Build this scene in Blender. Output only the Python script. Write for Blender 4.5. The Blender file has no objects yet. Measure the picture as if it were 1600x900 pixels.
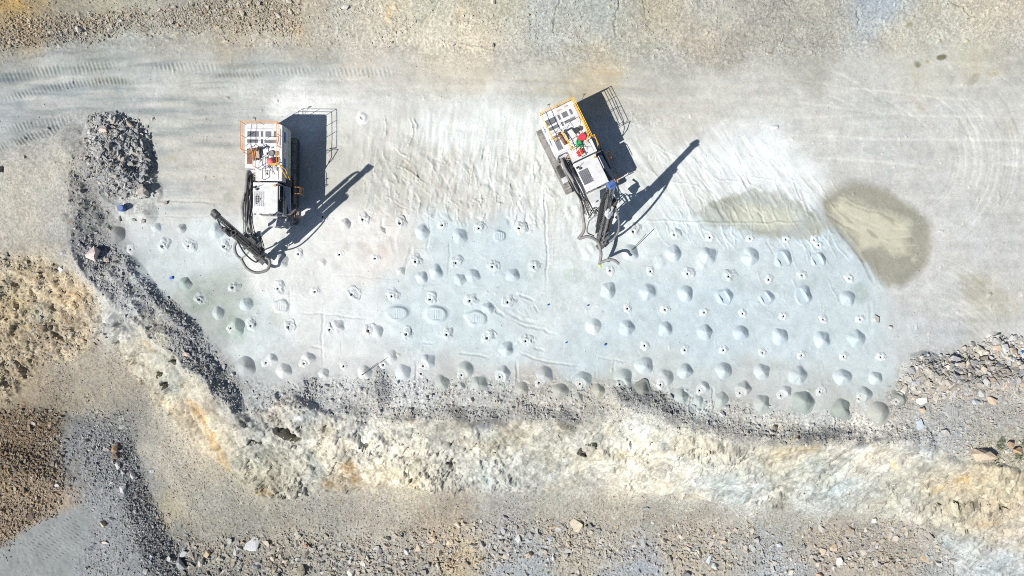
import bpy, bmesh, math, random
import numpy as np
from mathutils import Vector, Matrix

S = 0.045          # metres per photo pixel on the bench
CH = 50.0          # camera height above the bench
scene = bpy.context.scene

# ------------------------------------------------------------------ camera
cam_d = bpy.data.cameras.new('camera')
cam = bpy.data.objects.new('camera', cam_d)
scene.collection.objects.link(cam)
cam.location = (0, 0, CH)
cam.rotation_euler = (0, 0, 0)
cam_d.sensor_width = 36
cam_d.lens = 36 * CH / (1600 * S)
cam_d.clip_start = 0.5
cam_d.clip_end = 5000
scene.camera = cam

# ------------------------------------------------------------------ light
SUN_EL = math.radians(46.8)
SUN_AZ = math.atan2(-0.504, -0.864)          # direction towards the sun
to_sun = Vector((math.cos(SUN_AZ) * math.cos(SUN_EL), math.sin(SUN_AZ) * math.cos(SUN_EL), math.sin(SUN_EL)))
world = bpy.data.worlds.new('World')
scene.world = world
world.use_nodes = True
wn = world.node_tree
bg = wn.nodes['Background']
sky = wn.nodes.new('ShaderNodeTexSky')
sky.sky_type = 'NISHITA'
sky.sun_disc = False
sky.sun_elevation = SUN_EL
sky.sun_rotation = math.atan2(to_sun.x, to_sun.y)
sky.altitude = 500
wn.links.new(sky.outputs[0], bg.inputs[0])
bg.inputs[1].default_value = 0.058
sd = bpy.data.lights.new('sun', 'SUN')
sd.energy = 4.6
sd.angle = math.radians(0.5)
sd.color = (1.0, 0.965, 0.91)
sun = bpy.data.objects.new('sun', sd)
scene.collection.objects.link(sun)
sun.rotation_euler = (-to_sun).to_track_quat('-Z', 'Y').to_euler()
sun.location = (-40, -25, 60)
scene.view_settings.view_transform = 'Standard'
scene.view_settings.look = 'None'
scene.view_settings.gamma = 1
scene.view_settings.use_curve_mapping = False
scene.view_settings.exposure = 0.48
scene.cycles.filter_width = 1.0
scene.cycles.max_bounces = 4
scene.cycles.diffuse_bounces = 2
scene.cycles.use_denoising = False
KALB = 1.48        # sunlit display value of a white level surface

random.seed(7)
C = scene.collection

# ------------------------------------------------------------------ numpy noise
_rs = np.random.RandomState(11)
TAB = [_rs.rand(256, 256).astype(np.float32) for _ in range(10)]

def vnoise(x, y, k=0):
    xi = np.floor(x); yi = np.floor(y)
    fx = (x - xi).astype(np.float32); fy = (y - yi).astype(np.float32)
    xi = xi.astype(np.int32) & 255; yi = yi.astype(np.int32) & 255
    x1 = (xi + 1) & 255; y1 = (yi + 1) & 255
    fx = fx * fx * (3 - 2 * fx); fy = fy * fy * (3 - 2 * fy)
    T = TAB[k % 10]
    a = T[yi, xi]; b = T[yi, x1]; c = T[y1, xi]; d = T[y1, x1]
    return (a + (b - a) * fx + (c - a + (a - b - c + d) * fx) * fy) * 2 - 1

def fbm(x, y, octv=4, k=0, gain=0.5, ridged=False):
    s = 0; a = 1.0; t = 0
    for i in range(octv):
        n = vnoise(x * 2.03 ** i + 17.3 * i, y * 2.03 ** i + 5.1 * i, k + i)
        if ridged: n = 1 - 2 * np.abs(n)
        s = s + a * n; t += a; a *= gain
    return s / t

def worley(x, y, cell, dens, k=0, rmin=0.22, rmax=0.48):
    """stone domes: returns height (in cells) and a random value per stone"""
    x = x / cell; y = y / cell
    xi = np.floor(x).astype(np.int32); yi = np.floor(y).astype(np.int32)
    best = np.zeros(x.shape, np.float32); rid = np.zeros(x.shape, np.float32)
    for dj in (-1, 0, 1):
        for di in (-1, 0, 1):
            cx = xi + di; cy = yi + dj
            a = cx & 255; b = cy & 255
            r0 = TAB[k % 10][b, a]; r1 = TAB[(k + 1) % 10][b, a]; r2 = TAB[(k + 2) % 10][b, a]; r3 = TAB[(k + 3) % 10][b, a]
            dx = x - (cx + r0); dy = y - (cy + r1)
            an = r2 * 6.283
            ca = np.cos(an); sa = np.sin(an)
            u = dx * ca + dy * sa; v = -dx * sa + dy * ca
            d = np.maximum(np.sqrt(u * u + (v * 1.45) ** 2), np.abs(u * .8 + v * .9))
            R = rmin + (rmax - rmin) * r3 * r3
            h = np.clip((R - d) / R, 0, 1)
            h = R * np.minimum(h * 1.9, .62 + .5 * h + (u * (r1 - .5) + v * (r0 - .5)) * .8)
            h = np.where(r2 < dens, np.clip(h, 0, None), 0)
            m = h > best
            best = np.where(m, h, best); rid = np.where(m, r3 * .5 + r0 * .5, rid)
    return best, rid

# ------------------------------------------------------------------ base terrain from contour lines
def pw(u, v, z=0.0):
    f = S * (1 - z / CH)
    return ((u - 800) * f, (450 - v) * f)

LINES = [
    # top of the slope beyond the haul road, haul road, bench
    [(-700, -60, 6), (0, -60, 5.0), (200, -60, 4.5), (420, -60, 3.6), (700, -60, 2.2), (1000, -60, 1.2), (1700, -60, 1.0), (2300, -60, 1)],
    [(-700, 110, 0.1), (0, 92, 0), (60, 80, 0), (120, 66, 0), (220, 50, 0), (340, 62, 0), (500, 68, 0), (700, 70, 0), (900, 70, 0), (1300, 60, 0), (1700, 60, 0), (2300, 60, 0)],
    [(-700, 200, -0.2), (0, 200, -0.05), (400, 150, 0), (800, 150, 0), (1300, 180, 0), (2300, 200, 0)],
    [(130, 230, 0), (300, 230, 0), (800, 230, 0), (1300, 260, 0), (1700, 260, 0)],
    [(150, 330, 0), (800, 330, 0), (1300, 330, 0), (1700, 330, 0), (2300, 330, 0)],
    [(185, 400, 0), (800, 430, 0), (1700, 430, 0), (2300, 500, 0)],
    [(280, 500, 0), (800, 530, 0), (1400, 530, 0), (2300, 600, 0)],
    [(400, 620, 0), (600, 625, 0), (800, 625, 0), (1000, 620, 0), (1400, 640, 0), (1700, 640, 0)],
    # crest of the bench
    [(112, 240, 0), (108, 300, -.1), (112, 360, -.2), (130, 405, -.3), (165, 452, -.3), (205, 492, -.3), (250, 530, -.3), (290, 572, -.3), (330, 612, -.3), (362, 655, -.3), (400, 655, -.3), (460, 648, -.3),
     (520, 658, -.3), (600, 672, -.3), (640, 662, -.3), (700, 655, -.3), (800, 652, -.3), (900, 657, -.3), (1000, 660, -.3), (1060, 678, -.3), (1150, 692, -.3),
     (1250, 700, -.3), (1350, 694, -.3), (1440, 690, -.3), (1520, 728, -.3), (1600, 736, -.3), (1800, 740, -.3), (2300, 740, -.3)],
    # mid face ledge
    [(380, 690, -2.6), (450, 700, -3.2), (560, 715, -3.9), (700, 712, -3.9), (900, 708, -3.8), (1050, 722, -3.6), (1200, 742, -3.6), (1320, 745, -3.6), (1450, 750, -3), (1600, 780, -3.2)],
    # toe of the face
    [(140, 495, -2.2), (172, 520, -3.2), (198, 565, -4.4), (232, 605, -5.3), (268, 645, -6.1), (310, 690, -6.6), (350, 730, -7), (385, 762, -7.2), (425, 779, -7.3), (500, 770, -7.3), (560, 763, -7.2), (640, 765, -7.2),
     (750, 768, -7.2), (850, 770, -7.2), (950, 756, -7.0), (1030, 775, -7.2), (1100, 778, -7.3), (1200, 794, -7.4), (1270, 801, -7.4), (1350, 798, -7.4),
     (1420, 815, -7.3), (1500, 835, -7.4), (1600, 840, -7.4), (2300, 850, -7.4)],
    # foot of the debris and the lower floor
    [(300, 885, -9.3), (450, 862, -9.4), (600, 872, -9.5), (700, 868, -9.5), (900, 862, -9.5), (1100, 856, -9.6), (1300, 866, -9.6), (1480, 880, -9.6), (1600, 890, -9.6), (2300, 900, -9.6)],
    [(300, 930, -10), (600, 930, -10), (900, 900, -10), (1200, 905, -10), (1700, 960, -10), (2300, 960, -10)],
    [(-700, 1150, -10), (800, 1150, -10), (2300, 1150, -10)],
    # left: slope below the haul road, outcrop, brown ridge, grey floor
    [(60, 262, -.4), (50, 320, -1.0), (60, 380, -1.3), (110, 440, -1.4)],
    [(-300, 260, -1), (0, 270, -1.0), (0, 380, -2.0), (-300, 400, -2.6)],
    [(-300, 480, -3.6), (0, 450, -2.6), (60, 430, -1.9), (120, 465, -2.0)],
    [(-300, 560, -5), (0, 520, -3.9), (60, 530, -4.1), (110, 520, -3.6), (150, 535, -3.8)],
    [(-300, 620, -6), (0, 590, -5.5), (60, 590, -5.6), (120, 600, -6.0), (180, 620, -6.3), (230, 660, -6.8), (262, 720, -7.4), (300, 790, -8.2), (350, 840, -8.8)],
    [(-300, 660, -6), (0, 640, -6.0), (60, 645, -6.4), (110, 650, -7.4)],
    [(-300, 700, -7.7), (0, 690, -7.7), (50, 700, -7.9), (88, 705, -8.1)],
    [(-300, 730, -7.6), (0, 735, -7.2), (60, 745, -7.3), (85, 755, -7.8)],
    [(-300, 850, -9), (0, 862, -9), (40, 825, -8.9), (70, 798, -8.8), (100, 775, -8.6)],
    [(120, 690, -8.2), (150, 665, -7.9), (172, 705, -8.3), (188, 762, -8.5), (210, 834, -8.7), (236, 905, -8.8), (270, 1000, -8.8)],
    [(190, 655, -7.4), (210, 690, -8.7), (230, 752, -9.1), (262, 825, -9.5), (296, 895, -9.8)],
    [(0, 900, -9), (100, 820, -8.9), (140, 800, -8.8), (170, 900, -9), (-300, 1000, -9)],
]
GX0, GX1, GY0, GY1 = -62.0, 62.0, -36.0, 34.0

def membrane(nx, ny, prev=None, iters=200):
    A = np.zeros((ny, nx)); W = np.zeros((ny, nx))
    for L in LINES:
        for (u0, v0, z0), (u1, v1, z1) in zip(L[:-1], L[1:]):
            a = pw(u0, v0, z0); b = pw(u1, v1, z1)
            n = int(max(abs(a[0] - b[0]) / (GX1 - GX0) * nx, abs(a[1] - b[1]) / (GY1 - GY0) * ny) * 2) + 2
            t = np.linspace(0, 1, n)
            xs = (a[0] + (b[0] - a[0]) * t - GX0) / (GX1 - GX0) * (nx - 1)
            ys = (a[1] + (b[1] - a[1]) * t - GY0) / (GY1 - GY0) * (ny - 1)
            i = np.round(xs).astype(int); j = np.round(ys).astype(int)
            ok = (i >= 0) & (i < nx) & (j >= 0) & (j < ny)
            np.add.at(A, (j[ok], i[ok]), (z0 + (z1 - z0) * t)[ok]); np.add.at(W, (j[ok], i[ok]), 1)
    fix = W > 0
    val = np.where(fix, A / np.maximum(W, 1), 0)
    if prev is None:
        Z = np.full((ny, nx), -1.0)
    else:
        Z = resample(prev, nx, ny)
    Z = np.where(fix, val, Z)
    for _ in range(iters):
        Pd = np.pad(Z, 1, mode='edge')
        Z = (Pd[1:-1, :-2] + Pd[1:-1, 2:] + Pd[:-2, 1:-1] + Pd[2:, 1:-1]) * .25
        Z = np.where(fix, val, Z)
    return Z

def resample(P, nx, ny):
    h, w = P.shape
    return bil(P, *np.meshgrid(np.linspace(0, w - 1, nx), np.linspace(0, h - 1, ny)))

def bil(P, fx, fy):
    h, w = P.shape[:2]
    fx = np.clip(fx, 0, w - 1.001); fy = np.clip(fy, 0, h - 1.001)
    i = fx.astype(np.int32); j = fy.astype(np.int32)
    a = (fx - i); b = (fy - j)
    if P.ndim == 3: a = a[..., None]; b = b[..., None]
    return P[j, i] * (1 - a) * (1 - b) + P[j, i + 1] * a * (1 - b) + P[j + 1, i] * (1 - a) * b + P[j + 1, i + 1] * a * b

Z = None
for (nx, ny, it) in ((32, 18, 300), (63, 36, 300), (125, 71, 300), (249, 141, 260), (497, 281, 160)):
    Z = membrane(nx, ny, Z, it)
for _ in range(2):                                   # round the creases a little
    Pd = np.pad(Z, 1, mode='edge')
    Z = .5 * Z + .125 * (Pd[1:-1, :-2] + Pd[1:-1, 2:] + Pd[:-2, 1:-1] + Pd[2:, 1:-1])
BASE = Z

def base_h(x, y):
    return bil(BASE, (x - GX0) / (GX1 - GX0) * (BASE.shape[1] - 1), (y - GY0) / (GY1 - GY0) * (BASE.shape[0] - 1))

# ------------------------------------------------------------------ painted maps of the place (ground materials, with some shade painted in)
MU0, MU1, MV0, MV1, MC = -600, 2200, -400, 1300, 5.0
_mu, _mv = np.meshgrid(np.arange(MU0, MU1 + 1, MC), np.arange(MV0, MV1 + 1, MC))

def polysd(pts):
    """signed distance (positive inside), in pixels of the survey"""
    x = _mu; y = _mv
    d = np.full(x.shape, 1e9); ins = np.zeros(x.shape, bool)
    n = len(pts)
    for i in range(n):
        x0, y0 = pts[i]; x1, y1 = pts[(i + 1) % n]
        ex, ey = x1 - x0, y1 - y0
        t = np.clip(((x - x0) * ex + (y - y0) * ey) / (ex * ex + ey * ey + 1e-9), 0, 1)
        d = np.minimum(d, (x - x0 - t * ex) ** 2 + (y - y0 - t * ey) ** 2)
        c = ((y0 > y) != (y1 > y)) & (x < (x1 - x0) * (y - y0) / (y1 - y0 + 1e-9) + x0)
        ins ^= c
    d = np.sqrt(d)
    return np.where(ins, d, -d)

def msample(M, u, v):
    return bil(M, (u - MU0) / MC, (v - MV0) / MC)

# u, v, r, g, b as photographed, slope shading and small shadows painted in
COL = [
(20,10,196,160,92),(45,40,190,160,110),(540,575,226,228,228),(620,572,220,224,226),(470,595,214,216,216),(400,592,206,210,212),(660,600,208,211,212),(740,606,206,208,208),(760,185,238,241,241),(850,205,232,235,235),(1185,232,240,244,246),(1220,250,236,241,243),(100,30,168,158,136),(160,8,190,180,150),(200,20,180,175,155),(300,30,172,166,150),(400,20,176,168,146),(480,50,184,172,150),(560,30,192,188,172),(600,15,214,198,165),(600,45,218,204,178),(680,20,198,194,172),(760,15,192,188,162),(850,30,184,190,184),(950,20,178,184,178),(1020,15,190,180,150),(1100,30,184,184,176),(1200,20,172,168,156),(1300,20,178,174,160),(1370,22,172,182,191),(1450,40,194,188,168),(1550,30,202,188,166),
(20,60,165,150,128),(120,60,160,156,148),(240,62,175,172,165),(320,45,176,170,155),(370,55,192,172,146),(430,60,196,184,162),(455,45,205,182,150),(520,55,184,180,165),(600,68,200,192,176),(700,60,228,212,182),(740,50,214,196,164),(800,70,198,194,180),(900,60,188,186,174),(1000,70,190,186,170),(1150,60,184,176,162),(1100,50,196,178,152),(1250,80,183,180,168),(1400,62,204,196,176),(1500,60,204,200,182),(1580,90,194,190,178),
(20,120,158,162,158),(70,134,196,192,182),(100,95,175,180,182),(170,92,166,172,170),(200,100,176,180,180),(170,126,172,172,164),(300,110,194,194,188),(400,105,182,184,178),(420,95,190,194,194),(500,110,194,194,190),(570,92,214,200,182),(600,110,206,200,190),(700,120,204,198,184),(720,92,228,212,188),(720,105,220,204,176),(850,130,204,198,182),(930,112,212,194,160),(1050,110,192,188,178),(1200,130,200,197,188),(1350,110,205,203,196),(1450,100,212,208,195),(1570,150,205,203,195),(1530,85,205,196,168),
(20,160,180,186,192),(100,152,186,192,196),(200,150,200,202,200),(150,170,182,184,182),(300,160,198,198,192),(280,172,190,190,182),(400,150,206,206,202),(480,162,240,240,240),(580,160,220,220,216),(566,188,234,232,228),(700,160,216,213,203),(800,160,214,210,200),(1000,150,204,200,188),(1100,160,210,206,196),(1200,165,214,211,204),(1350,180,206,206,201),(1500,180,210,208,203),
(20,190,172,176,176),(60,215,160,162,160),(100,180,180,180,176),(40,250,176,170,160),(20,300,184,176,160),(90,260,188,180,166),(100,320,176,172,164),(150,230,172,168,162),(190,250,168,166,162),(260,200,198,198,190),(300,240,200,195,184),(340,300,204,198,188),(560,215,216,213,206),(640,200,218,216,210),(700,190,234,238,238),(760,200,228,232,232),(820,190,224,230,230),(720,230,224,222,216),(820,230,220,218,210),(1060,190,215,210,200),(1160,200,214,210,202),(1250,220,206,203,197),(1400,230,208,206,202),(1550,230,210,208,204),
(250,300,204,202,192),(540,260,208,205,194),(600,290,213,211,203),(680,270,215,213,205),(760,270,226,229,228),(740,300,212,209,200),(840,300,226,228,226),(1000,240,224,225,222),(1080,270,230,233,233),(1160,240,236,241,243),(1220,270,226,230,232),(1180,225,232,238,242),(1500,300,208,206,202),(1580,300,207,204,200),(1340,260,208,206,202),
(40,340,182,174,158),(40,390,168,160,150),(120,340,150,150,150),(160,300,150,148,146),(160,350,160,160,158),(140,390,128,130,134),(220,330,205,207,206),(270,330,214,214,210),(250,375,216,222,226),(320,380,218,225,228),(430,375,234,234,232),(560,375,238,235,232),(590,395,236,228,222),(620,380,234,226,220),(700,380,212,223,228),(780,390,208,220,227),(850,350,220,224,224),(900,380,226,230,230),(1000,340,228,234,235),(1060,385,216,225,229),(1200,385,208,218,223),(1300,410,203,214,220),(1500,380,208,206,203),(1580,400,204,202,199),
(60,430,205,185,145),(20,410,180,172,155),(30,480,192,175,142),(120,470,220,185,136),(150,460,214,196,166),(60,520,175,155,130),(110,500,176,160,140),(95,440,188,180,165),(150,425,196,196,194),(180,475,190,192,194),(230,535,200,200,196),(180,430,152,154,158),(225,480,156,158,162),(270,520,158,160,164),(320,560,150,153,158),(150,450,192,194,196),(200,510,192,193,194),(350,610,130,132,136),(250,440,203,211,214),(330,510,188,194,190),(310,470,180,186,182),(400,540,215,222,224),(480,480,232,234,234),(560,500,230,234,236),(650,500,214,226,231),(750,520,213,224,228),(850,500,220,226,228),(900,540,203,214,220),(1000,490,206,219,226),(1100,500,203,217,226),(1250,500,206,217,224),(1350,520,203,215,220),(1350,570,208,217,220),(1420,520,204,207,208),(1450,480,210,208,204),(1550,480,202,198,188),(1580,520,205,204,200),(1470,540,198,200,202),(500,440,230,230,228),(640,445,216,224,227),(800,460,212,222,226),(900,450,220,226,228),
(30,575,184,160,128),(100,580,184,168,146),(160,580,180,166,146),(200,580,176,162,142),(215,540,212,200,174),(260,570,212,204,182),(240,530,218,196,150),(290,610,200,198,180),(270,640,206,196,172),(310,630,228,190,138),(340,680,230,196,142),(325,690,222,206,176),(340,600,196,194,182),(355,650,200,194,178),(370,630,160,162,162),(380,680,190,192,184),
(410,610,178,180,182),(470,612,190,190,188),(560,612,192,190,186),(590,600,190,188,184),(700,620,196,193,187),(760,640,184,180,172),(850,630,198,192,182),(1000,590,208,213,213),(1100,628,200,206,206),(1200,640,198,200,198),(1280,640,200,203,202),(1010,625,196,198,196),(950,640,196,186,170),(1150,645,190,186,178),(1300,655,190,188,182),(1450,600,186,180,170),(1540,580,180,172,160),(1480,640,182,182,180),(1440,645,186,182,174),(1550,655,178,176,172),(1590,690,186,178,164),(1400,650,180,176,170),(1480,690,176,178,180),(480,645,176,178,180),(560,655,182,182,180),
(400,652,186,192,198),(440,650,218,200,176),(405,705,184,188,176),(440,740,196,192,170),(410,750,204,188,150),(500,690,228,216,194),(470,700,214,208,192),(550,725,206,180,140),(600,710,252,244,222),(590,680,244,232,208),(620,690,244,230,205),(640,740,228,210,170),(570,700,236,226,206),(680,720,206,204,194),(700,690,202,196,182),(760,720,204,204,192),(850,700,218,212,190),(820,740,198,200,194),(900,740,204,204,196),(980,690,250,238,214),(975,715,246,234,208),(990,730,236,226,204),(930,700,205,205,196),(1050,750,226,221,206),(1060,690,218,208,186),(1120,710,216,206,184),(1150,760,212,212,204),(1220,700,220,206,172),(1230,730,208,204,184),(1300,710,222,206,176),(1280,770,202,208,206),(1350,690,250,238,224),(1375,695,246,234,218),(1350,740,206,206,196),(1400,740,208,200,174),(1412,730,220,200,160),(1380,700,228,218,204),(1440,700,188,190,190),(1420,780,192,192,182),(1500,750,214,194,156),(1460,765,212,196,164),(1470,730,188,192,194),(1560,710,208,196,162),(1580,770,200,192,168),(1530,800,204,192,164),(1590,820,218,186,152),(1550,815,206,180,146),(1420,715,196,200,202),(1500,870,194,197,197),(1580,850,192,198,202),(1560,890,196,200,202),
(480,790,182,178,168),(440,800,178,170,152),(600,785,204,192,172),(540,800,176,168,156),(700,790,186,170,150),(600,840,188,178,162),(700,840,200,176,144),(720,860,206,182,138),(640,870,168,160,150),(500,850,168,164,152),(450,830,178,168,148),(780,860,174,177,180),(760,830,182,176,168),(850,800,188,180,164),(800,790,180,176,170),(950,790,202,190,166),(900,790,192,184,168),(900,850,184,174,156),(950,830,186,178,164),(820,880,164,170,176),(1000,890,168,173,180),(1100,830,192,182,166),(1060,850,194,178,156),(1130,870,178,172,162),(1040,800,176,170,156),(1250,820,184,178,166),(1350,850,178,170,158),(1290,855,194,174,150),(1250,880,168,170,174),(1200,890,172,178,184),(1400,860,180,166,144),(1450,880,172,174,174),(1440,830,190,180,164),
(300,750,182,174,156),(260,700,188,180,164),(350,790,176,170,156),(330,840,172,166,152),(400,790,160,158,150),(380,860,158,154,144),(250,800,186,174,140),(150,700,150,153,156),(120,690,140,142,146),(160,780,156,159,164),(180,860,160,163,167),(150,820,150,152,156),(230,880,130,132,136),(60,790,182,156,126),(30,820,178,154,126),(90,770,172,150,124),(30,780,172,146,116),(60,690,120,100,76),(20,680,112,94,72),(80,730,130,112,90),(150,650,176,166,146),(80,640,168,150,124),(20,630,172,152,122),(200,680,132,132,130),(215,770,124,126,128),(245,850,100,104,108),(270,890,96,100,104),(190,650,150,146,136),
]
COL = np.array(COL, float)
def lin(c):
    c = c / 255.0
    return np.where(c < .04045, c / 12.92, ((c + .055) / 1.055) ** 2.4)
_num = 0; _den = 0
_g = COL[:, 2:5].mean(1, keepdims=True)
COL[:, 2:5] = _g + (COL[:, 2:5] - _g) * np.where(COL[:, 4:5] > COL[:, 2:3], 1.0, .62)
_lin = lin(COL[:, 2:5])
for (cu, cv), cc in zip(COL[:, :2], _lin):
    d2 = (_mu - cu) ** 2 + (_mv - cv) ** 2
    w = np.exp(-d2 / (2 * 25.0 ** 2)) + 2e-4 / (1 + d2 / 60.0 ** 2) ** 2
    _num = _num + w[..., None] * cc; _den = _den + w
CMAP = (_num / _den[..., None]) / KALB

POLY = {
 'dust': [(178,345),(330,322),(420,250),(500,165),(700,165),(880,165),(1000,200),(1180,215),(1290,280),(1370,420),(1420,545),(1400,600),(1370,628),(1250,640),(1150,618),(1080,612),(1000,600),(930,592),(850,585),(720,590),(640,590),(560,588),(500,585),(440,600),(375,592),(325,535),(270,470),(215,420),(175,380)],
 'road': [(-300,130),(0,110),(60,92),(150,76),(300,72),(500,80),(700,92),(900,100),(1100,110),(1300,90),(1450,70),(1700,90),(2200,90),(2200,600),(1700,560),(1570,530),(1500,560),(1420,560),(1380,450),(1280,280),(1000,180),(700,165),(480,165),(420,330),(250,338),(240,200),(150,178),(60,205),(0,236),(-300,260)],
 'cliff': [(375,648),(420,640),(460,618),(510,640),(600,668),(640,662),(700,655),(800,652),(900,657),(1000,660),(1060,678),(1150,692),(1250,698),(1350,692),(1440,690),(1510,726),(1600,730),(2200,740),(2200,900),(1600,900),(1500,900),(1480,860),(1450,820),(1350,798),(1270,800),(1200,794),(1100,778),(1030,775),(950,756),(850,770),(640,765),(500,770),(425,779),(370,750),(310,695),(260,640),(225,600),(190,555),(165,515),(170,470),(250,540),(320,610)],
 'outcrop': [(-300,400),(0,395),(60,400),(120,430),(150,455),(165,505),(150,540),(110,560),(60,565),(10,620),(-300,640)],
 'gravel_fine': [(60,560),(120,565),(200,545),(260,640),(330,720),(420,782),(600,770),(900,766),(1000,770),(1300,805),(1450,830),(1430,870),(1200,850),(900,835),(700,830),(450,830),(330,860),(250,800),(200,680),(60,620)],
 'rubble': [(-300,640),(0,620),(100,640),(180,640),(210,700),(250,800),(330,850),(500,820),(700,830),(900,812),(1100,818),(1300,820),(1480,830),(1500,900),(1500,1200),(300,1200),(180,660),(110,650),(95,780),(0,870),(-300,900)],
 'floor_left': [(-300,960),(0,855),(80,805),(130,790),(150,810),(130,860),(110,905),(60,1100),(-300,1100)],
 'topslope': [(-300,-300),(2200,-300),(2200,40),(1400,50),(1250,90),(1000,75),(700,62),(500,70),(350,62),(220,50),(120,62),(0,92),(-300,120)],
 'pile': [(148,186),(190,176),(228,205),(240,250),(238,300),(205,312),(160,300),(135,260),(140,215)],
 'berm': [(118,235),(140,300),(180,330),(185,380),(205,400),(250,455),(310,510),(370,570),(400,612),(470,600),(600,590),(800,600),(960,598),(1080,620),(1200,640),(1380,650),(1450,690),(1250,696),(1150,690),(1060,676),(1000,655),(850,650),(700,650),(600,668),(480,642),(372,650),(300,590),(220,520),(160,450),(118,400),(105,320)],
 'right_rubble': [(1400,600),(1430,560),(1500,560),(1560,525),(1700,530),(1700,620),(1580,610),(1500,610),(1440,625)],
 'right_gravel': [(1380,600),(1440,570),(1700,600),(1700,730),(1520,725),(1440,692),(1380,650)],
 'puddle': [(1280,312),(1300,295),(1345,284),(1395,300),(1435,330),(1456,350),(1454,385),(1440,425),(1410,447),(1385,446),(1350,412),(1318,372),(1292,350)],
 'puddle_in': [(1296,322),(1312,308),(1340,322),(1380,334),(1418,346),(1420,360),(1415,376),(1427,386),(1416,392),(1426,404),(1400,398),(1376,384),(1340,390),(1330,368),(1312,352)],
 'puddle2': [(1085,335),(1108,318),(1135,306),(1160,296),(1185,292),(1215,298),(1250,318),(1300,352),(1275,372),(1220,372),(1170,362),(1110,352)],
 'puddle2_in': [(1135,330),(1160,320),(1200,318),(1240,335),(1245,352),(1190,354),(1140,350)],
}
POLY.update({
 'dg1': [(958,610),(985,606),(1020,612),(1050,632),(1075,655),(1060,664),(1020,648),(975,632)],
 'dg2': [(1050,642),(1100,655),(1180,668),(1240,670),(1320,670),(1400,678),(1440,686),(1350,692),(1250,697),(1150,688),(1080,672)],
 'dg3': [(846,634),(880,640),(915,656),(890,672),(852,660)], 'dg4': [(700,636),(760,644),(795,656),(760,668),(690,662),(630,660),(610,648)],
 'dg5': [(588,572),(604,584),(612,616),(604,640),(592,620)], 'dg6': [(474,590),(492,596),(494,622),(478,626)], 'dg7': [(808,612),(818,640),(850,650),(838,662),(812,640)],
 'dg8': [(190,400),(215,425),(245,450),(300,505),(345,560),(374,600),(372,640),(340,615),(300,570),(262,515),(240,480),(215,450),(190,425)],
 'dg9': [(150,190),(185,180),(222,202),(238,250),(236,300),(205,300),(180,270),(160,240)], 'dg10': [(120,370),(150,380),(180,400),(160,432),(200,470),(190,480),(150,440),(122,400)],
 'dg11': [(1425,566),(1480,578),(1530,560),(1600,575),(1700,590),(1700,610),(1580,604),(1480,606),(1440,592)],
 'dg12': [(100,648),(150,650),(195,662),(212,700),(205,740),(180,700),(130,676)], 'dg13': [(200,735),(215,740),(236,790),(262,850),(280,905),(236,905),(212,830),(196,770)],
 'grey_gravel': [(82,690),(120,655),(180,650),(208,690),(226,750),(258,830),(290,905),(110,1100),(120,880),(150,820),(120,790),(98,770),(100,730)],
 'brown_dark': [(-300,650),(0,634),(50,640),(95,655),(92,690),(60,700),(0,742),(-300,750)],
 'white1': [(648,184),(700,174),(780,172),(850,184),(842,212),(780,226),(700,222),(662,214)], 'white2': [(1140,232),(1185,218),(1220,240),(1262,276),(1235,290),(1190,268),(1120,262),(1060,252),(1080,240)],
 'white3': [(436,158),(500,150),(524,166),(480,182),(430,180)],
 'scuff': [(560,190),(640,176),(860,180),(1010,205),(1180,220),(1280,290),(1300,330),(1180,350),(980,350),(880,350),(600,345),(555,300),(545,240)],
 'teal': [(640,340),(700,345),(850,370),(980,380),(1180,390),(1300,410),(1380,470),(1390,600),(1250,620),(1000,590),(800,560),(640,540),(620,440)],
})
SD = {k: polysd(v) for k, v in POLY.items()}
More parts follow.
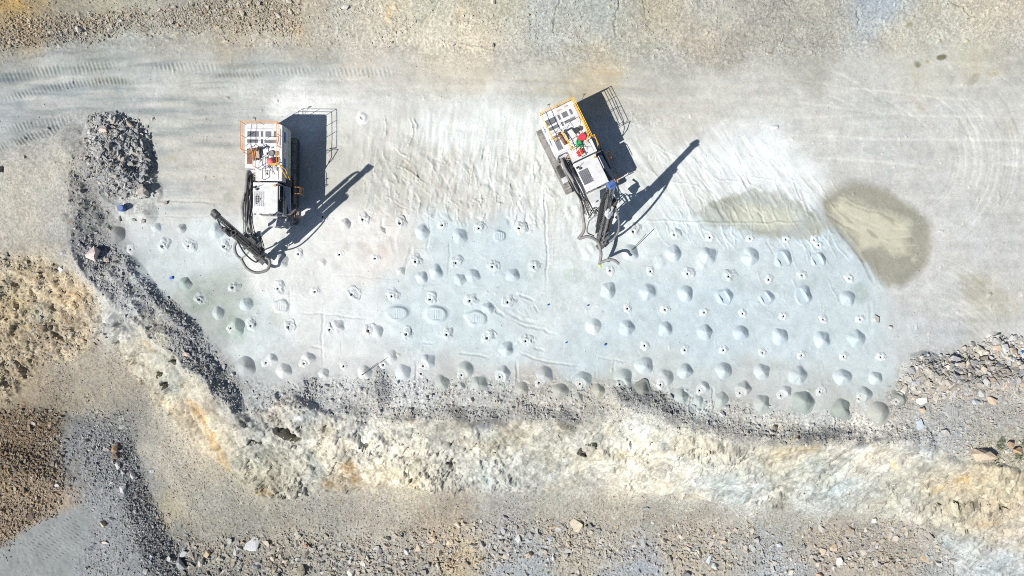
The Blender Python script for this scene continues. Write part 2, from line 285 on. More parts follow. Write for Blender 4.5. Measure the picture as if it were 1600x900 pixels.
ELL = [  # stains: u, v, ru, rv, angle, r,g,b multiplier, strength
 (372,513,30,22,0,(.80,.86,.80),.8),(312,468,22,18,0,(.76,.82,.78),.8),(290,450,16,16,0,(.84,.88,.84),.6),(895,428,16,12,0,(.80,.84,.78),1),
 (1262,440,10,16,20,(.80,.84,.80),1),(1344,458,15,16,20,(.72,.76,.70),1),(1205,448,13,8,0,(.76,.80,.74),.9),(1148,440,12,8,30,(.82,.86,.82),.8),(430,500,14,10,0,(.86,.88,.80),.7),
 (834,430,18,9,0,(.84,.87,.82),.7),(1433,97,5,5,0,(.5,.48,.38),1),(1469,90,7,5,0,(.36,.34,.25),1),(1448,94,3,3,0,(.8,.72,.5),1),(1419,37,5,6,0,(.75,.7,.55),.7),(1520,127,13,6,-40,(.76,.74,.7),.9),
 (1552,116,10,7,0,(.84,.8,.68),.8),(1575,198,17,20,0,(.80,.79,.76),.8),(282,122,1,1,0,(1,1,1),0),(1435,165,20,4,45,(.88,.84,.78),.8),(268,247,6,4,0,(.9,.84,.66),.9),
 (355,308,8,10,0,(.78,.80,.76),.9),(370,105,34,5,0,(.80,.80,.74),.8),(180,128,26,6,0,(.78,.78,.74),.8),(60,122,60,9,-12,(.84,.86,.84),.8),(170,95,36,6,-4,(.84,.86,.84),.9),(1455,475,6,6,0,(1,1,1),0),
 (1550,470,50,22,30,(.88,.86,.78),.8),(1525,435,30,8,10,(.86,.84,.76),.8),(870,140,40,5,5,(.92,.9,.8),.7),(905,75,30,6,0,(.94,.9,.82),.7),(1335,120,14,7,0,(.88,.9,.92),.7),(1282,120,10,8,0,(.84,.85,.86),.7),
 (314,640,7,26,-35,(1.12,.93,.66),.9),(338,690,7,26,-30,(1.12,.93,.66),.9),(350,725,7,16,-35,(1.12,.95,.70),.8),(418,768,18,6,0,(1.1,.92,.68),.9),(240,540,16,6,40,(1.1,.95,.76),.7),(120,470,22,12,30,(1.12,.95,.72),.8),(30,470,26,8,10,(1.1,.96,.76),.7),(20,8,26,12,20,(1.12,.96,.66),.7),
 (1395,725,5,12,-20,(1.12,.93,.64),.8),(1462,765,14,5,-30,(1.12,.93,.66),.8),(1500,748,12,6,-25,(1.12,.92,.62),.8),(1545,816,22,4,-5,(1.1,.92,.74),.7),(720,16,6,18,5,(1.1,.97,.78),.6),(606,20,5,18,8,(1.12,.97,.76),.7),(1265,700,16,8,0,(1.1,.97,.76),.6),(463,45,10,10,0,(1.1,.97,.76),.6),(950,115,24,4,8,(1.1,.97,.8),.6),(1430,115,10,8,0,(1.05,1,.9),.5),
 (545,725,12,14,60,(.60,.46,.28),.9),(555,745,10,8,40,(.62,.48,.32),.8),(510,752,10,8,0,(.78,.62,.42),.8),(60,508,26,6,0,(.72,.54,.40),.9),(110,497,14,5,0,(.74,.52,.36),.9),
 (1330,360,20,10,0,(1,1,1),0),(570,388,14,8,30,(.90,.84,.82),.8),(596,392,10,8,30,(.90,.83,.80),.8),(535,385,12,10,30,(.90,.87,.86),.8),
]

# ------------------------------------------------------------------ drilled pattern (photo survey): cones of cuttings and drill holes
CONES = {  # row description: [(u, v, radius px, kind)]   kind: c plain, f flattened by a track, w white, g greenish damp, s small, k grey
 'the top row left of the middle': [(184,366,13,'k'),(244,356,8.5,'c'),(284,357,8,'k'),(339,361,12,'c'),(540,350,9.5,'k'),(597,361,7.5,'k'),(660,363,11.5,'c'),(719,369,12,'c'),(780,369,11,'f')],
 'the top row right of middle': [(985,395,13,'c'),(1052,396,13,'c'),(1105,400,14,'c'),(1172,401,14,'c'),(1224,405,15,'t'),(1279,406,14,'t')],
 'the upper middle cluster': [(439,409,12,'w'),(504,410,8,'s'),(626,424,8,'s'),(659,434,10,'c'),(681,425,11.5,'c'),(719,437,10,'c'),(739,431,11.5,'c'),(801,430,11.5,'c')],
 'the row crossing the left middle': [(290,443,11,'g'),(341,489,10.5,'c'),(385,475,11,'c'),(439,478,13,'f'),(620,490,15,'f'),(681,491,16,'f'),(744,497,15,'f'),(762,482,10,'c')],
 'the second row right of middle': [(950,454,13,'c'),(1012,456,13,'c'),(1071,459,13,'c'),(1132,464,13.5,'t'),(1197,465,12.5,'t'),(1254,461,15,'t'),(1324,466,12.5,'c')],
 'the central row across the right side': [(927,510,13,'w'),(979,512,13,'c'),(1039,514,12,'c'),(1101,519,12.5,'c'),(1157,520,12.5,'c'),(1219,526,13,'c'),(1284,530,13,'c'),(1338,529,14,'c')],
 'the lower left middle': [(370,511,15,'g'),(527,510,11,'w'),(589,519,11,'c'),(790,545,12,'c')],
 'the lower right row of large mounds': [(1006,571,14,'c'),(1070,580,12.5,'c'),(1131,579,14,'c'),(1190,581,13,'c'),(1246,587,14.5,'c'),(1316,589,14,'c'),(1367,591,12,'w')],
 'the bottom left row above the rubble': [(385,572,15,'k'),(424,561,10,'w'),(444,579,13,'w'),(482,560,11,'w'),(506,584,9,'w'),(570,582,12,'w'),(611,557,11,'w'),(630,582,12.5,'c'),(669,565,12,'c'),(690,598,12.5,'g'),(727,578,13,'g'),(721,603,7,'g'),(749,600,13,'g'),(786,584,12,'c')],
 'the bottom row along the bench edge': [(816,607,12,'g'),(851,586,14,'c'),(875,611,13.5,'g'),(904,620,8,'g'),(912,592,13,'g'),(935,610,11,'g'),(974,590,14,'g'),(1002,609,12,'g'),(1040,590,13,'c'),(1064,619,12,'g'),(1091,626,9,'g'),(1099,605,10,'c'),(1127,624,12.5,'g'),(1162,607,12,'c'),(1190,630,14,'g'),(1227,612,10,'c'),(1254,627,17,'G'),(1285,611,10,'c'),(1314,638,15,'G'),(1350,616,12,'g'),(1372,643,18,'g'),(1404,624,12,'G'),(1487,643,13,'f')],
}
HOLES = {  # row description: [(u, v, kind)]  k: m churned mound, r small pale ring, p plain
 'the far left of the dusty bench': [(204,390,'p'),(255,385,'m'),(295,385,'m'),(351,385,'m')],
 'the top row between the drill rigs': [(504,339,'p'),(567,343,'m'),(625,349,'m'),(691,352,'r'),(748,357,'m'),(811,357,'m')],
 'the second row between the drill rigs': [(466,397,'r'),(530,398,'p'),(586,404,'r'),(649,409,'m'),(712,411,'m'),(769,417,'m'),(834,417,'m')],
 'the third row on the left half': [(312,468,'m'),(364,449,'m'),(434,451,'m'),(492,456,'r'),(550,460,'m'),(612,463,'m'),(672,468,'m'),(734,470,'m'),(793,472,'m')],
 'the fourth row on the left half': [(360,513,'p'),(392,509,'m'),(451,511,'m'),(515,515,'m'),(576,517,'m'),(635,522,'m'),(698,523,'m'),(761,528,'m'),(821,533,'m')],
 'the last row along the bench edge': [(415,567,'p'),(475,568,'r'),(537,572,'r'),(599,570,'r'),(661,572,'p'),(658,584,'p'),(721,586,'p'),(781,589,'p'),(842,598,'p'),(906,600,'p'),(968,600,'r'),(1032,601,'r'),(1093,610,'p'),(1156,614,'p'),(1220,618,'p'),(1281,612,'p'),(1342,623,'p'),(1400,627,'p')],
 'the topmost row right of the middle': [(989,362,'m'),(1053,367,'m'),(1109,371,'r'),(1172,373,'r'),(1228,374,'r'),(1272,375,'r'),(1279,383,'r')],
 'the second row right of the middle': [(953,423,'r'),(1016,424,'r'),(1074,428,'m'),(1138,432,'m'),(1201,437,'r'),(1253,430,'r'),(1327,435,'r')],
 'the third row on the right side': [(980,482,'r'),(1039,484,'r'),(1100,488,'r'),(1160,490,'r'),(1224,494,'r'),(1286,499,'r'),(1344,499,'r')],
 'the fourth row on the right side': [(1007,540,'r'),(1070,547,'r'),(1130,547,'r'),(1191,551,'r'),(1252,555,'r'),(1318,557,'r'),(1376,558,'r')],
}

# ------------------------------------------------------------------ fine grid
DX = 0.06
cx = np.arange(-45.0, 45.0 + 1e-6, DX); cy = np.arange(-28.0, 25.0 + 1e-6, DX)
X, Y = np.meshgrid(cx, cy)
X = X.astype(np.float32); Y = Y.astype(np.float32)
Hb = base_h(X, Y).astype(np.float32)

def surv(X, Y, H):
    f = S * (1 - H / CH)
    return 800 + X / f, 450 - Y / f
U, V = surv(X, Y, Hb)
wu = 12 * fbm(X * .45, Y * .45, 6, 1, .6)
wv = 12 * fbm(X * .45 + 40, Y * .45, 6, 3, .6)
Uw, Vw = U + 1.9 * wu, V + 1.6 * wv
def mask(name, feather=5.0, warp=1.0, bias=0.0):
    d = msample(SD[name], U + wu * warp, V + wv * warp) + bias
    return np.clip(d / feather * .5 + .5, 0, 1).astype(np.float32)
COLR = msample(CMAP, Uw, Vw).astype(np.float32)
m_dust = mask('dust', 12); m_road = mask('road', 16, 1.5); m_cliff = mask('cliff', 2.5, .7); m_out = mask('outcrop', 10)
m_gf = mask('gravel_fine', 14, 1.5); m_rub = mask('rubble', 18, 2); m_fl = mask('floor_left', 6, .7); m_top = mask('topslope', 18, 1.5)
m_pile = mask('pile', 10); m_berm = mask('berm', 10, 1.2); m_rr = mask('right_rubble', 9); m_rg = mask('right_gravel', 14, 1.5)
rag = 5 * fbm(X * 2.2, Y * 2.2, 4, 6, .65)
m_pud = mask('puddle', 7, .8, rag); m_pi = mask('puddle_in', 8, 1.1, rag * 1.3); m_pud2 = mask('puddle2', 4, 1.0, rag * 1.4); m_pi2 = mask('puddle2_in', 6, 1.2, rag * 1.6)
m_rock = np.clip(m_cliff + m_out, 0, 1)
D = np.zeros_like(X)                       # detail height

# broad unevenness
D += .10 * fbm(X * .12, Y * .12, 3, 5) * (1 - .6 * m_dust) + .035 * fbm(X * .7, Y * .7, 4, 2)
def ridge(pts, h, w, warp=.35, sharp=1.0):
    """windrow of loose ground: pts (u,v), crest height m, half width m"""
    P = [pw(u, v, base_h(np.float64(pw(u, v)[0]), np.float64(pw(u, v)[1]))) for u, v in pts]
    x0 = min(p[0] for p in P) - w * 1.6; x1 = max(p[0] for p in P) + w * 1.6
    y0 = min(p[1] for p in P) - w * 1.6; y1 = max(p[1] for p in P) + w * 1.6
    i0, i1 = np.searchsorted(cx, (x0, x1)); j0, j1 = np.searchsorted(cy, (y0, y1))
    x = X[j0:j1, i0:i1]; y = Y[j0:j1, i0:i1]
    x = x + warp * w * fbm(x * .6, y * .6, 3, 6); y = y + warp * w * fbm(x * .6 + 9, y * .6, 3, 7)
    d = np.full(x.shape, 1e9)
    for a, b in zip(P[:-1], P[1:]):
        ex, ey = b[0] - a[0], b[1] - a[1]
        t = np.clip(((x - a[0]) * ex + (y - a[1]) * ey) / (ex * ex + ey * ey + 1e-9), 0, 1)
        d = np.minimum(d, np.hypot(x - a[0] - t * ex, y - a[1] - t * ey))
    p = np.clip(1 - d / w, 0, 1) ** sharp
    p = np.minimum(p, .92 + .08 * p)
    D[j0:j1, i0:i1] = np.maximum(D[j0:j1, i0:i1], D[j0:j1, i0:i1] * (1 - p) + h * p * (1 + .5 * fbm(x * .7, y * .7, 4, 8, .6)))
ridge([(118,238),(112,300),(116,350)], .7, 1.9)
ridge([(116,345),(122,380),(140,418),(170,462),(205,498),(250,534),(292,574),(332,612),(362,648)], .85, 1.5, .65)
ridge([(176,225),(174,245),(186,270),(204,285)], 1.2, 2.3, .3)
ridge([(184,196),(206,210),(220,236),(224,262)], .5, .9, .3)
ridge([(178,428),(205,462),(228,490)], .7, 1.0)
ridge([(204,418),(228,452),(255,484),(300,520)], .55, .8)
ridge([(595,655),(640,650),(690,655),(780,655),(870,655),(920,652)], .35, 1.0)
ridge([(965,618),(1010,630),(1060,652),(1110,668),(1170,680),(1260,688),(1350,686),(1440,684)], .42, 1.0)
ridge([(400,640),(450,630),(500,640),(560,648)], .45, 1.0)
ridge([(1440,585),(1490,592),(1530,592),(1590,600),(1700,612)], .9, 1.5)
ridge([(1555,535),(1575,560),(1600,585)], .4, .8)
ridge([(150,300),(190,330),(230,335)], .35, .8)

# cavity under the crest beside the pale face and pits in the outcrop
def dent(u, v, z, ru, rv, ang, depth):
    x0, y0 = pw(u, v, z); a = math.radians(ang)
    dx = (X - x0); dy = -(Y - y0)
    m = (np.abs(dx) < 4) & (np.abs(dy) < 4)
    j, i = np.where(m)
    dx = dx[j, i]; dy = dy[j, i]
    dx = dx + .5 * fbm(X[j, i] * 1.6, Y[j, i] * 1.6, 4, 4, .65); dy = dy + .5 * fbm(X[j, i] * 1.4, Y[j, i] * 1.4 + 30, 3, 4)
    p = (dx * math.cos(a) + dy * math.sin(a)) / (ru * S); q = (-dx * math.sin(a) + dy * math.cos(a)) / (rv * S)
    d = np.sqrt(p * p + q * q)
    D[j, i] -= depth * np.clip((1.15 - d) * 2.2, 0, 1)
dent(444, 676, -2, 17, 10, 10, 1.7); dent(455, 684, -2, 16, 6, -25, 1.0); dent(395, 690, -2, 12, 4, -20, .6)
dent(249, 582, -3, 7, 9, 20, 1.0); dent(266, 597, -3.4, 9, 4, 10, .8); dent(281, 560, -1, 9, 6, 0, .8)
dent(705, 687, -2.5, 3, 9, 40, .5); dent(707, 722, -4.5, 4, 8, 20, .5); dent(690, 700, -3.5, 10, 2.5, 130, .4)
dent(912, 707, -4, 8, 4, 20, .6); dent(925, 690, -3, 11, 3, 10, .5); dent(1572, 794, -4, 9, 4, 15, .8); dent(1490, 782, -4, 35, 3, -8, .6)
for (u, v, ru, rv, an, dp) in [(84,524,14,5,15,.7),(72,512,12,3,10,.5),(100,512,12,3,-10,.5),(92,478,12,4,15,.5),(140,500,8,3,20,.4),(6,585,6,16,0,.7),(26,560,12,3,-40,.4),(30,440,14,4,20,.4),(12,540,12,2,10,.3)]:
    dent(u, v, -3.0, ru, rv, an, dp * .55)

# strokes: ruts, scrapes, flakes and tyre lugs
def stroke(pts, w, h=0, col=None, tread=0, tamp=0, kind='rut', warp=.12, soft=1.0, cs=1.0):
    P = [pw(u, v) for u, v in pts]; w = w * S
    if kind == 'low': P = [pw(u, v, -9) for u, v in pts]
    x0 = min(p[0] for p in P) - w * 3; x1 = max(p[0] for p in P) + w * 3
    y0 = min(p[1] for p in P) - w * 3; y1 = max(p[1] for p in P) + w * 3
    i0, i1 = np.searchsorted(cx, (x0, x1)); j0, j1 = np.searchsorted(cy, (y0, y1))
    if i1 - i0 < 2 or j1 - j0 < 2: return
    x = X[j0:j1, i0:i1]; y = Y[j0:j1, i0:i1]
    x = x + warp * fbm(x * 1.7, y * 1.7, 3, 1); y = y + warp * fbm(x * 1.7 + 50, y * 1.7, 3, 2)
    d = np.full(x.shape, 1e9, np.float32); sg = np.zeros(x.shape, np.float32); al = np.zeros(x.shape, np.float32); L = 0
    for a, b in zip(P[:-1], P[1:]):
        ex, ey = b[0] - a[0], b[1] - a[1]; l = math.hypot(ex, ey) + 1e-9
        t = np.clip(((x - a[0]) * ex + (y - a[1]) * ey) / (l * l), 0, 1)
        px = x - a[0] - t * ex; py = y - a[1] - t * ey
        dd = np.hypot(px, py); m = dd < d
        s = (ex * (y - a[1]) - ey * (x - a[0])) / l
        d = np.where(m, dd, d); sg = np.where(m, s, sg); al = np.where(m, L + t * l, al); L += l
    fade = np.clip(np.minimum(al, L - al) / (.22 * L + .05) + .12, 0, 1)
    prof = np.clip(1.25 - d / w, 0, 1) * fade
    prof = prof * prof * (3 - 2 * prof)
    if kind == 'scarp':
        e = np.clip(1 - np.abs(sg) / w, 0, 1) * (sg > 0) * fade * (d < w * 1.5)
        D[j0:j1, i0:i1] += h * e
        D[j0:j1, i0:i1] -= h * .5 * np.clip(1 - np.abs(sg) / (w * .7), 0, 1) * (sg <= 0) * fade * (d < w)
    else:
        hh = h * prof
        if kind == 'rut':
            hh = hh - h * .35 * np.exp(-((d / w - 1.35) / .3) ** 2) * fade
        if tread:
            per = al / tread + (sg / w) * .35
            lug = (np.abs((per % 1) - .5) * 4 - 1).clip(-1, 1)
            hh = hh + tamp * lug * prof * np.clip(.7 + 1.3 * fbm(x * .9, y * .9, 4, 5, .6), .05, 1.5)
        D[j0:j1, i0:i1] += hh
    if col is not None:
        n = np.clip(.75 + .5 * fbm(x * 2.5, y * 2.5, 3, 3), 0, 1) * cs
        f = (prof * n)[..., None]
        COLR[j0:j1, i0:i1] *= 1 + (np.array(col, np.float32) - 1) * f

LT = (1.16, 1.15, 1.12); DK = (.80, .81, .80)
# haul road
for pts, w, tr, ta, c in [
 ([(-20,234),(20,222),(50,213),(80,203),(104,195)], 8, .27, .07, (.80,.83,.85)),
 ([(-10,206),(40,196),(90,190),(125,184)], 8, .27, .04, (.84,.86,.88)),
 ([(-10,158),(40,147),(80,137),(130,130),(170,127),(220,128)], 7, .26, .04, (.80,.82,.82)),
 ([(-20,128),(30,118),(80,110),(130,106),(190,101)], 10, .28, .035, (.80,.82,.82)),
 ([(230,104),(320,106),(400,107)], 8, .3, .035, (.87,.89,.90)), ([(400,110),(500,112),(600,115),(640,117)], 8, .3, .045, (.87,.89,.90)),
 ([(330,118),(400,116),(420,114)], 6, .26, .04, (.80,.81,.78)), ([(560,64),(640,66),(720,76),(770,82)], 5, .28, .03, None),
 ([(800,82),(900,84)], 4, .25, .03, None)]:
    stroke(pts, w, 0, c, tr, ta, 'soft', .05)
for pts, w, c in [([(-10,140),(60,128),(110,122),(150,118)],3,LT),([(-10,168),(60,156),(130,146),(200,138),(300,134),(420,136),(560,142)],4,(1.08,1.08,1.07)),
 ([(0,184),(80,172),(160,160),(240,156)],5,(1.08,1.08,1.06)),([(20,90),(80,74),(115,70)],4,(1.12,1.1,1.08)),([(-10,165),(50,157),(110,148),(150,143)],2.5,(.84,.87,.90)),
 ([(10,98),(60,86),(120,80),(170,78)],3,(.82,.84,.86)),([(280,132),(330,128),(380,127)],1.6,(.82,.84,.84)),([(100,112),(150,106),(230,98),(270,84)],2.5,(1.1,1.08,1.04)),
 ([(420,124),(520,124),(600,122)],3,(1.06,1.06,1.06)),([(380,170),(460,164),(540,158),(620,160)],5,(1.08,1.08,1.08)),
 ([(640,140),(760,142),(900,148),(1000,160),(1120,168)],6,(.95,.94,.92)),([(700,122),(820,124),(950,132),(1060,146)],3,(1.07,1.05,1.0)),
 ([(900,100),(980,108),(1030,124)],4,(1.07,1.06,1.02))]:
    stroke(pts, w, -.015, c, kind='soft')
# dusty wheel lines on the right
for pts, w in [([(1205,118),(1260,128),(1320,138),(1380,143),(1440,150),(1540,160)],2.2),([(1190,156),(1250,160),(1320,170),(1380,178),(1440,182),(1520,183),(1610,184)],2.6),
 ([(1230,185),(1300,182),(1390,180)],2.6),([(1285,106),(1320,120),(1345,136),(1372,150)],2.6),([(1372,150),(1400,166),(1430,184),(1460,210)],2),([(1200,212),(1280,212),(1350,217),(1470,219),(1610,220)],3),
 ([(1258,246),(1330,250),(1400,256),(1480,267)],3),([(1245,144),(1250,150),(1246,160)],4),([(1290,148),(1330,164),(1350,176)],2),([(1395,92),(1420,86),(1440,82)],1.5),
 ([(1548,106),(1570,124),(1592,140)],2),([(1480,150),(1505,172),(1522,200),(1535,216)],2),([(1560,255),(1600,262)],3),([(1500,600),(1500,600)],1)]:
    stroke(pts, w, -.01, (1.15,1.15,1.12), kind='soft', warp=.06)
random.seed(5)
for k in range(13):
    r = 95 + k * 9 + random.uniform(-3, 3); a0 = random.uniform(-75, -20); a1 = random.uniform(20, 70)
    pts = [(1395 + r * math.cos(math.radians(a)), 250 + r * .9 * math.sin(math.radians(a))) for a in np.linspace(a0, a1, 9)]
    stroke(pts, random.choice((1.4, 2, 2.8)), -.008, (1.17,1.17,1.15) if k % 3 else (.90,.90,.90), kind='soft', warp=.06)
for k in range(9):
    y = 395 + k * 11; stroke([(1455 - k, y), (1490, y + 14), (1530, y + 40), (1560, y + 70)], 1.6, -.008, (1.09,1.09,1.08), kind='soft', warp=.06)
stroke([(1495,490),(1545,476),(1610,470)], 3, -.01, (1.1,1.1,1.07), kind='soft'); stroke([(1553,475),(1556,500),(1562,525)], 1.2, .05, None, kind='scarp')
for k in range(16):
    x = 1420 + k * 8 + random.uniform(-3, 3); y = 500 + random.uniform(-10, 20); l = random.uniform(20, 50)
    stroke([(x, y), (x + l * .5, y + l)], 1.6, .02, None, kind='scarp', warp=.1)
# grader edge and cracks in the upper slope
stroke([(645,62),(680,66),(720,72),(735,74),(790,84)], 3, .10, None, kind='scarp', warp=.2)
for pts, h in [([(74,-10),(70,0),(68,14),(74,26)],.5),([(876,-20),(873,8),(867,30),(866,66)],.22),([(969,-20),(966,10),(962,40),(958,62)],.2),([(1003,-20),(1004,30)],.2),([(802,-20),(800,10)],.15),
   ([(1330,18),(1336,34),(1344,46)],.2),([(1475,2),(1498,14),(1510,26),(1530,34)],.25),([(1210,-5),(1225,10),(1240,18)],.2),([(700,0),(690,14),(675,28),(655,45)],.15),([(1063,12),(1062,28)],.12),([(640,30),(630,44),(612,52)],.12)]:
    stroke(pts, 1.8, -h * .45, (.9,.88,.84), kind='rut', warp=.35)
# scuffed, tracked ground between the rigs
LTD = (1.05, 1.06, 1.075)
def bell(a, b): return random.uniform(a, b)
for k in range(250):
    x = bell(575, 870); y = bell(228, 345)
    an = random.gauss(90, 13) if random.random() < .62 else random.gauss(52, 15)
    l = random.uniform(8, 30); w = random.uniform(1.2, 3.2)
    ux, uy = math.cos(math.radians(an)) * l, math.sin(math.radians(an)) * l
    bend = random.uniform(-3, 3)
    pts = [(x, y), (x + ux * .5 + bend, y + uy * .5), (x + ux, y + uy)]
    if random.random() < .5: stroke(pts, w, random.uniform(.03, .10), (1.04,1.05,1.06) if random.random() < .5 else None, kind='scarp', warp=.15)
    else: stroke(pts, w * 1.5, -random.uniform(.02, .06), (.94,.93,.91) if random.random() < .5 else LTD, kind='soft', warp=.25)
for k in range(90):
    x = bell(1000, 1300); y = bell(225, 345) + (x - 1000) * .12
    an = random.gauss(57, 8); l = random.uniform(15, 60); w = random.uniform(1.5, 4)
    ux, uy = math.cos(math.radians(an)) * l, math.sin(math.radians(an)) * l; b = random.uniform(-5, 5)
    pts = [(x, y), (x + ux * .5 + b, y + uy * .5 - b), (x + ux, y + uy)]
    stroke(pts, w, random.choice((.03, .04, .05)), LTD if random.random() < .5 else None, kind='scarp', warp=.12)
    if random.random() < .6: stroke([(a + 4, b) for a, b in pts], w * 2.5, -.012, random.choice((LTD, (.96,.95,.93), (1.07,1.08,1.09))), kind='soft', warp=.2)
for pts, w, h in [([(614,256),(628,264),(642,270),(656,280),(669,290)],2.5,.15),([(611,310),(622,318),(637,327)],2.5,.14),([(638,182),(644,196),(645,212),(636,228),(630,236)],2.5,.13),([(645,185),(650,196),(648,205)],3,.16),
   ([(600,180),(603,196),(602,214)],2.5,.1),([(640,240),(622,254),(610,262)],4,.06),
   ([(1008,262),(1030,280),(1055,286),(1088,290),(1100,306),(1118,322)],3,.09),([(1110,275),(1125,283),(1155,284),(1170,305)],3,.09),([(1172,277),(1190,280),(1208,285),(1218,305)],3,.08),
   ([(1145,236),(1160,262)],3,.08),([(1160,238),(1185,252),(1205,268)],3,.05),([(1205,250),(1222,268)],3,.06),([(1240,268),(1258,288),(1270,302)],4,.08),([(1280,300),(1300,322),(1322,345),(1335,352)],3,.07),
   ([(1300,300),(1340,322),(1375,334)],3,.07),([(1018,225),(1035,234),(1060,248)],3,.06),([(1085,242),(1095,252),(1102,262)],4,-.08),([(1060,290),(1066,300),(1070,310),(1080,340)],3,.07),
   ([(1115,310),(1135,345)],3,-.06),([(1195,305),(1212,330)],4,-.06),([(1245,290),(1262,340)],4,.07),([(1155,300),(1165,320),(1175,345)],3,.06),([(1185,328),(1200,348)],4,-.06),([(1140,333),(1152,344)],5,-.08),
   ([(1088,352),(1100,376)],4,.07),([(1125,362),(1150,392)],3.5,.07),([(1150,358),(1166,380)],3,.06),([(1196,372),(1214,404)],2,-.04),([(1240,370),(1262,395)],3,.05),([(1225,398),(1235,420)],2.5,.06),
   ([(1264,390),(1284,420)],3,-.06),([(1280,394),(1298,420)],3,.06),([(1234,434),(1256,472)],3,.06),([(1293,436),(1310,475)],3,.07),([(1180,420),(1192,455)],3,.04),([(1310,425),(1322,445)],3,.05),
   ([(1365,405),(1372,440),(1382,455)],3,.03),([(1290,470),(1296,500)],2.5,.03),([(1360,470),(1362,510)],3,-.03)]:
    stroke(pts, w, h * .75, None, kind='rut' if h < 0 else 'scarp', warp=.12)
for pts, w in [([(885,320),(893,345)],5),([(898,318),(905,335)],5),([(910,385),(920,405)],6),([(920,380),(928,395)],5),([(1024,398),(1036,420)],8),([(1092,402),(1102,420)],5)]:
    stroke(pts, w, .06, (1.1,1.1,1.1), kind='soft')
stroke([(990,344),(1090,347),(1200,349),(1270,346)], 2, .05, (1.08,1.08,1.04), kind='rut')
stroke([(870,292),(905,380),(920,420)], 9, -.02, None, .35, .02, 'soft', .05); stroke([(850,285),(853,340),(855,420),(852,452)], 2, -.05, (.94,.92,.9), kind='rut')
stroke([(862,290),(864,350),(862,440)], 7, -.01, (1.02,.99,.96), .3, .02, 'soft', .05)
# horizontal and vertical scrapes on the left half
for pts, w, h, kd in [([(462,487),(480,489),(510,491),(545,495),(580,498)],2.4,-.06,'rut'),([(455,480),(560,484),(600,487)],1.6,.03,'scarp'),([(452,498),(453,450)],1.6,-.05,'rut'),([(505,480),(503,545),(503,572)],2.4,-.07,'rut'),([(485,541),(503,545)],2.5,-.07,'rut'),
   ([(560,386),(590,388),(610,378)],2,.05,'scarp'),([(500,378),(530,378)],1.6,.04,'scarp'),([(536,410),(548,422)],2,.04,'scarp'),([(622,354),(614,372),(618,400)],5,-.05,'rut'),([(645,380),(640,400),(630,425)],4,-.06,'rut'),
   ([(672,335),(670,372),(667,385),(669,400)],2,-.05,'rut'),([(703,372),(703,400),(699,435)],2,-.05,'rut'),([(762,467),(772,480),(790,497)],3,-.11,'rut'),([(790,487),(815,501),(840,505)],4,-.07,'rut'),([(800,500),(822,510),(848,514),(858,520),(870,521)],3,-.08,'rut'),
   ([(808,458),(820,464),(835,470)],3,-.10,'rut'),([(832,475),(838,484),(844,490)],2.4,-.07,'rut'),([(810,547),(830,560),(860,566),(880,569),(908,570)],2.6,-.09,'rut'),([(832,543),(852,548)],3,-.08,'rut'),
   ([(655,448),(690,447)],4,.05,'soft'),([(660,536),(680,537)],2.4,-.07,'rut'),([(712,551),(736,553),(768,560)],2.6,-.09,'rut'),([(588,545),(614,546)],2,.03,'scarp'),([(650,560),(651,600),(656,640)],3,-.08,'rut'),
   ([(590,580),(592,620),(600,650)],5,-.12,'rut'),([(480,590),(484,618)],6,-.14,'rut'),([(808,560),(808,600),(812,650)],3,-.10,'rut'),([(960,560),(960,590)],2,-.06,'rut'),([(925,558),(960,562),(985,566)],2,-.05,'rut'),
   ([(1113,600),(1117,650)],3,-.10,'rut'),([(930,575),(930,592)],2,-.04,'rut'),([(360,490),(412,430)],1.6,-.03,'rut'),([(400,548),(416,526)],1.4,-.03,'rut'),([(330,545),(400,470)],1.2,.02,'scarp'),
   ([(230,312),(310,314),(345,318)],3,-.07,'rut'),([(200,340),(300,338),(345,336)],2,-.04,'rut'),([(322,372),(335,371),(350,372),(362,374)],1.4,.03,'scarp'),([(360,418),(430,421)],1.6,-.04,'rut'),([(585,455),(590,440)],2,.03,'scarp'),([(500,430),(560,432),(640,436)],1.6,-.03,'rut'),
   ([(560,200),(575,215),(580,240),(576,262)],3,.04,'scarp'),([(700,220),(760,216),(830,222)],3,.03,'scarp'),([(672,190),(681,198)],2,.06,'scarp'),([(803,203),(808,206)],2,.06,'scarp'),([(860,205),(875,250),(890,300)],2,.03,'scarp')]:
    stroke(pts, w * .8, h * .6, None, kind=kd, warp=.12)
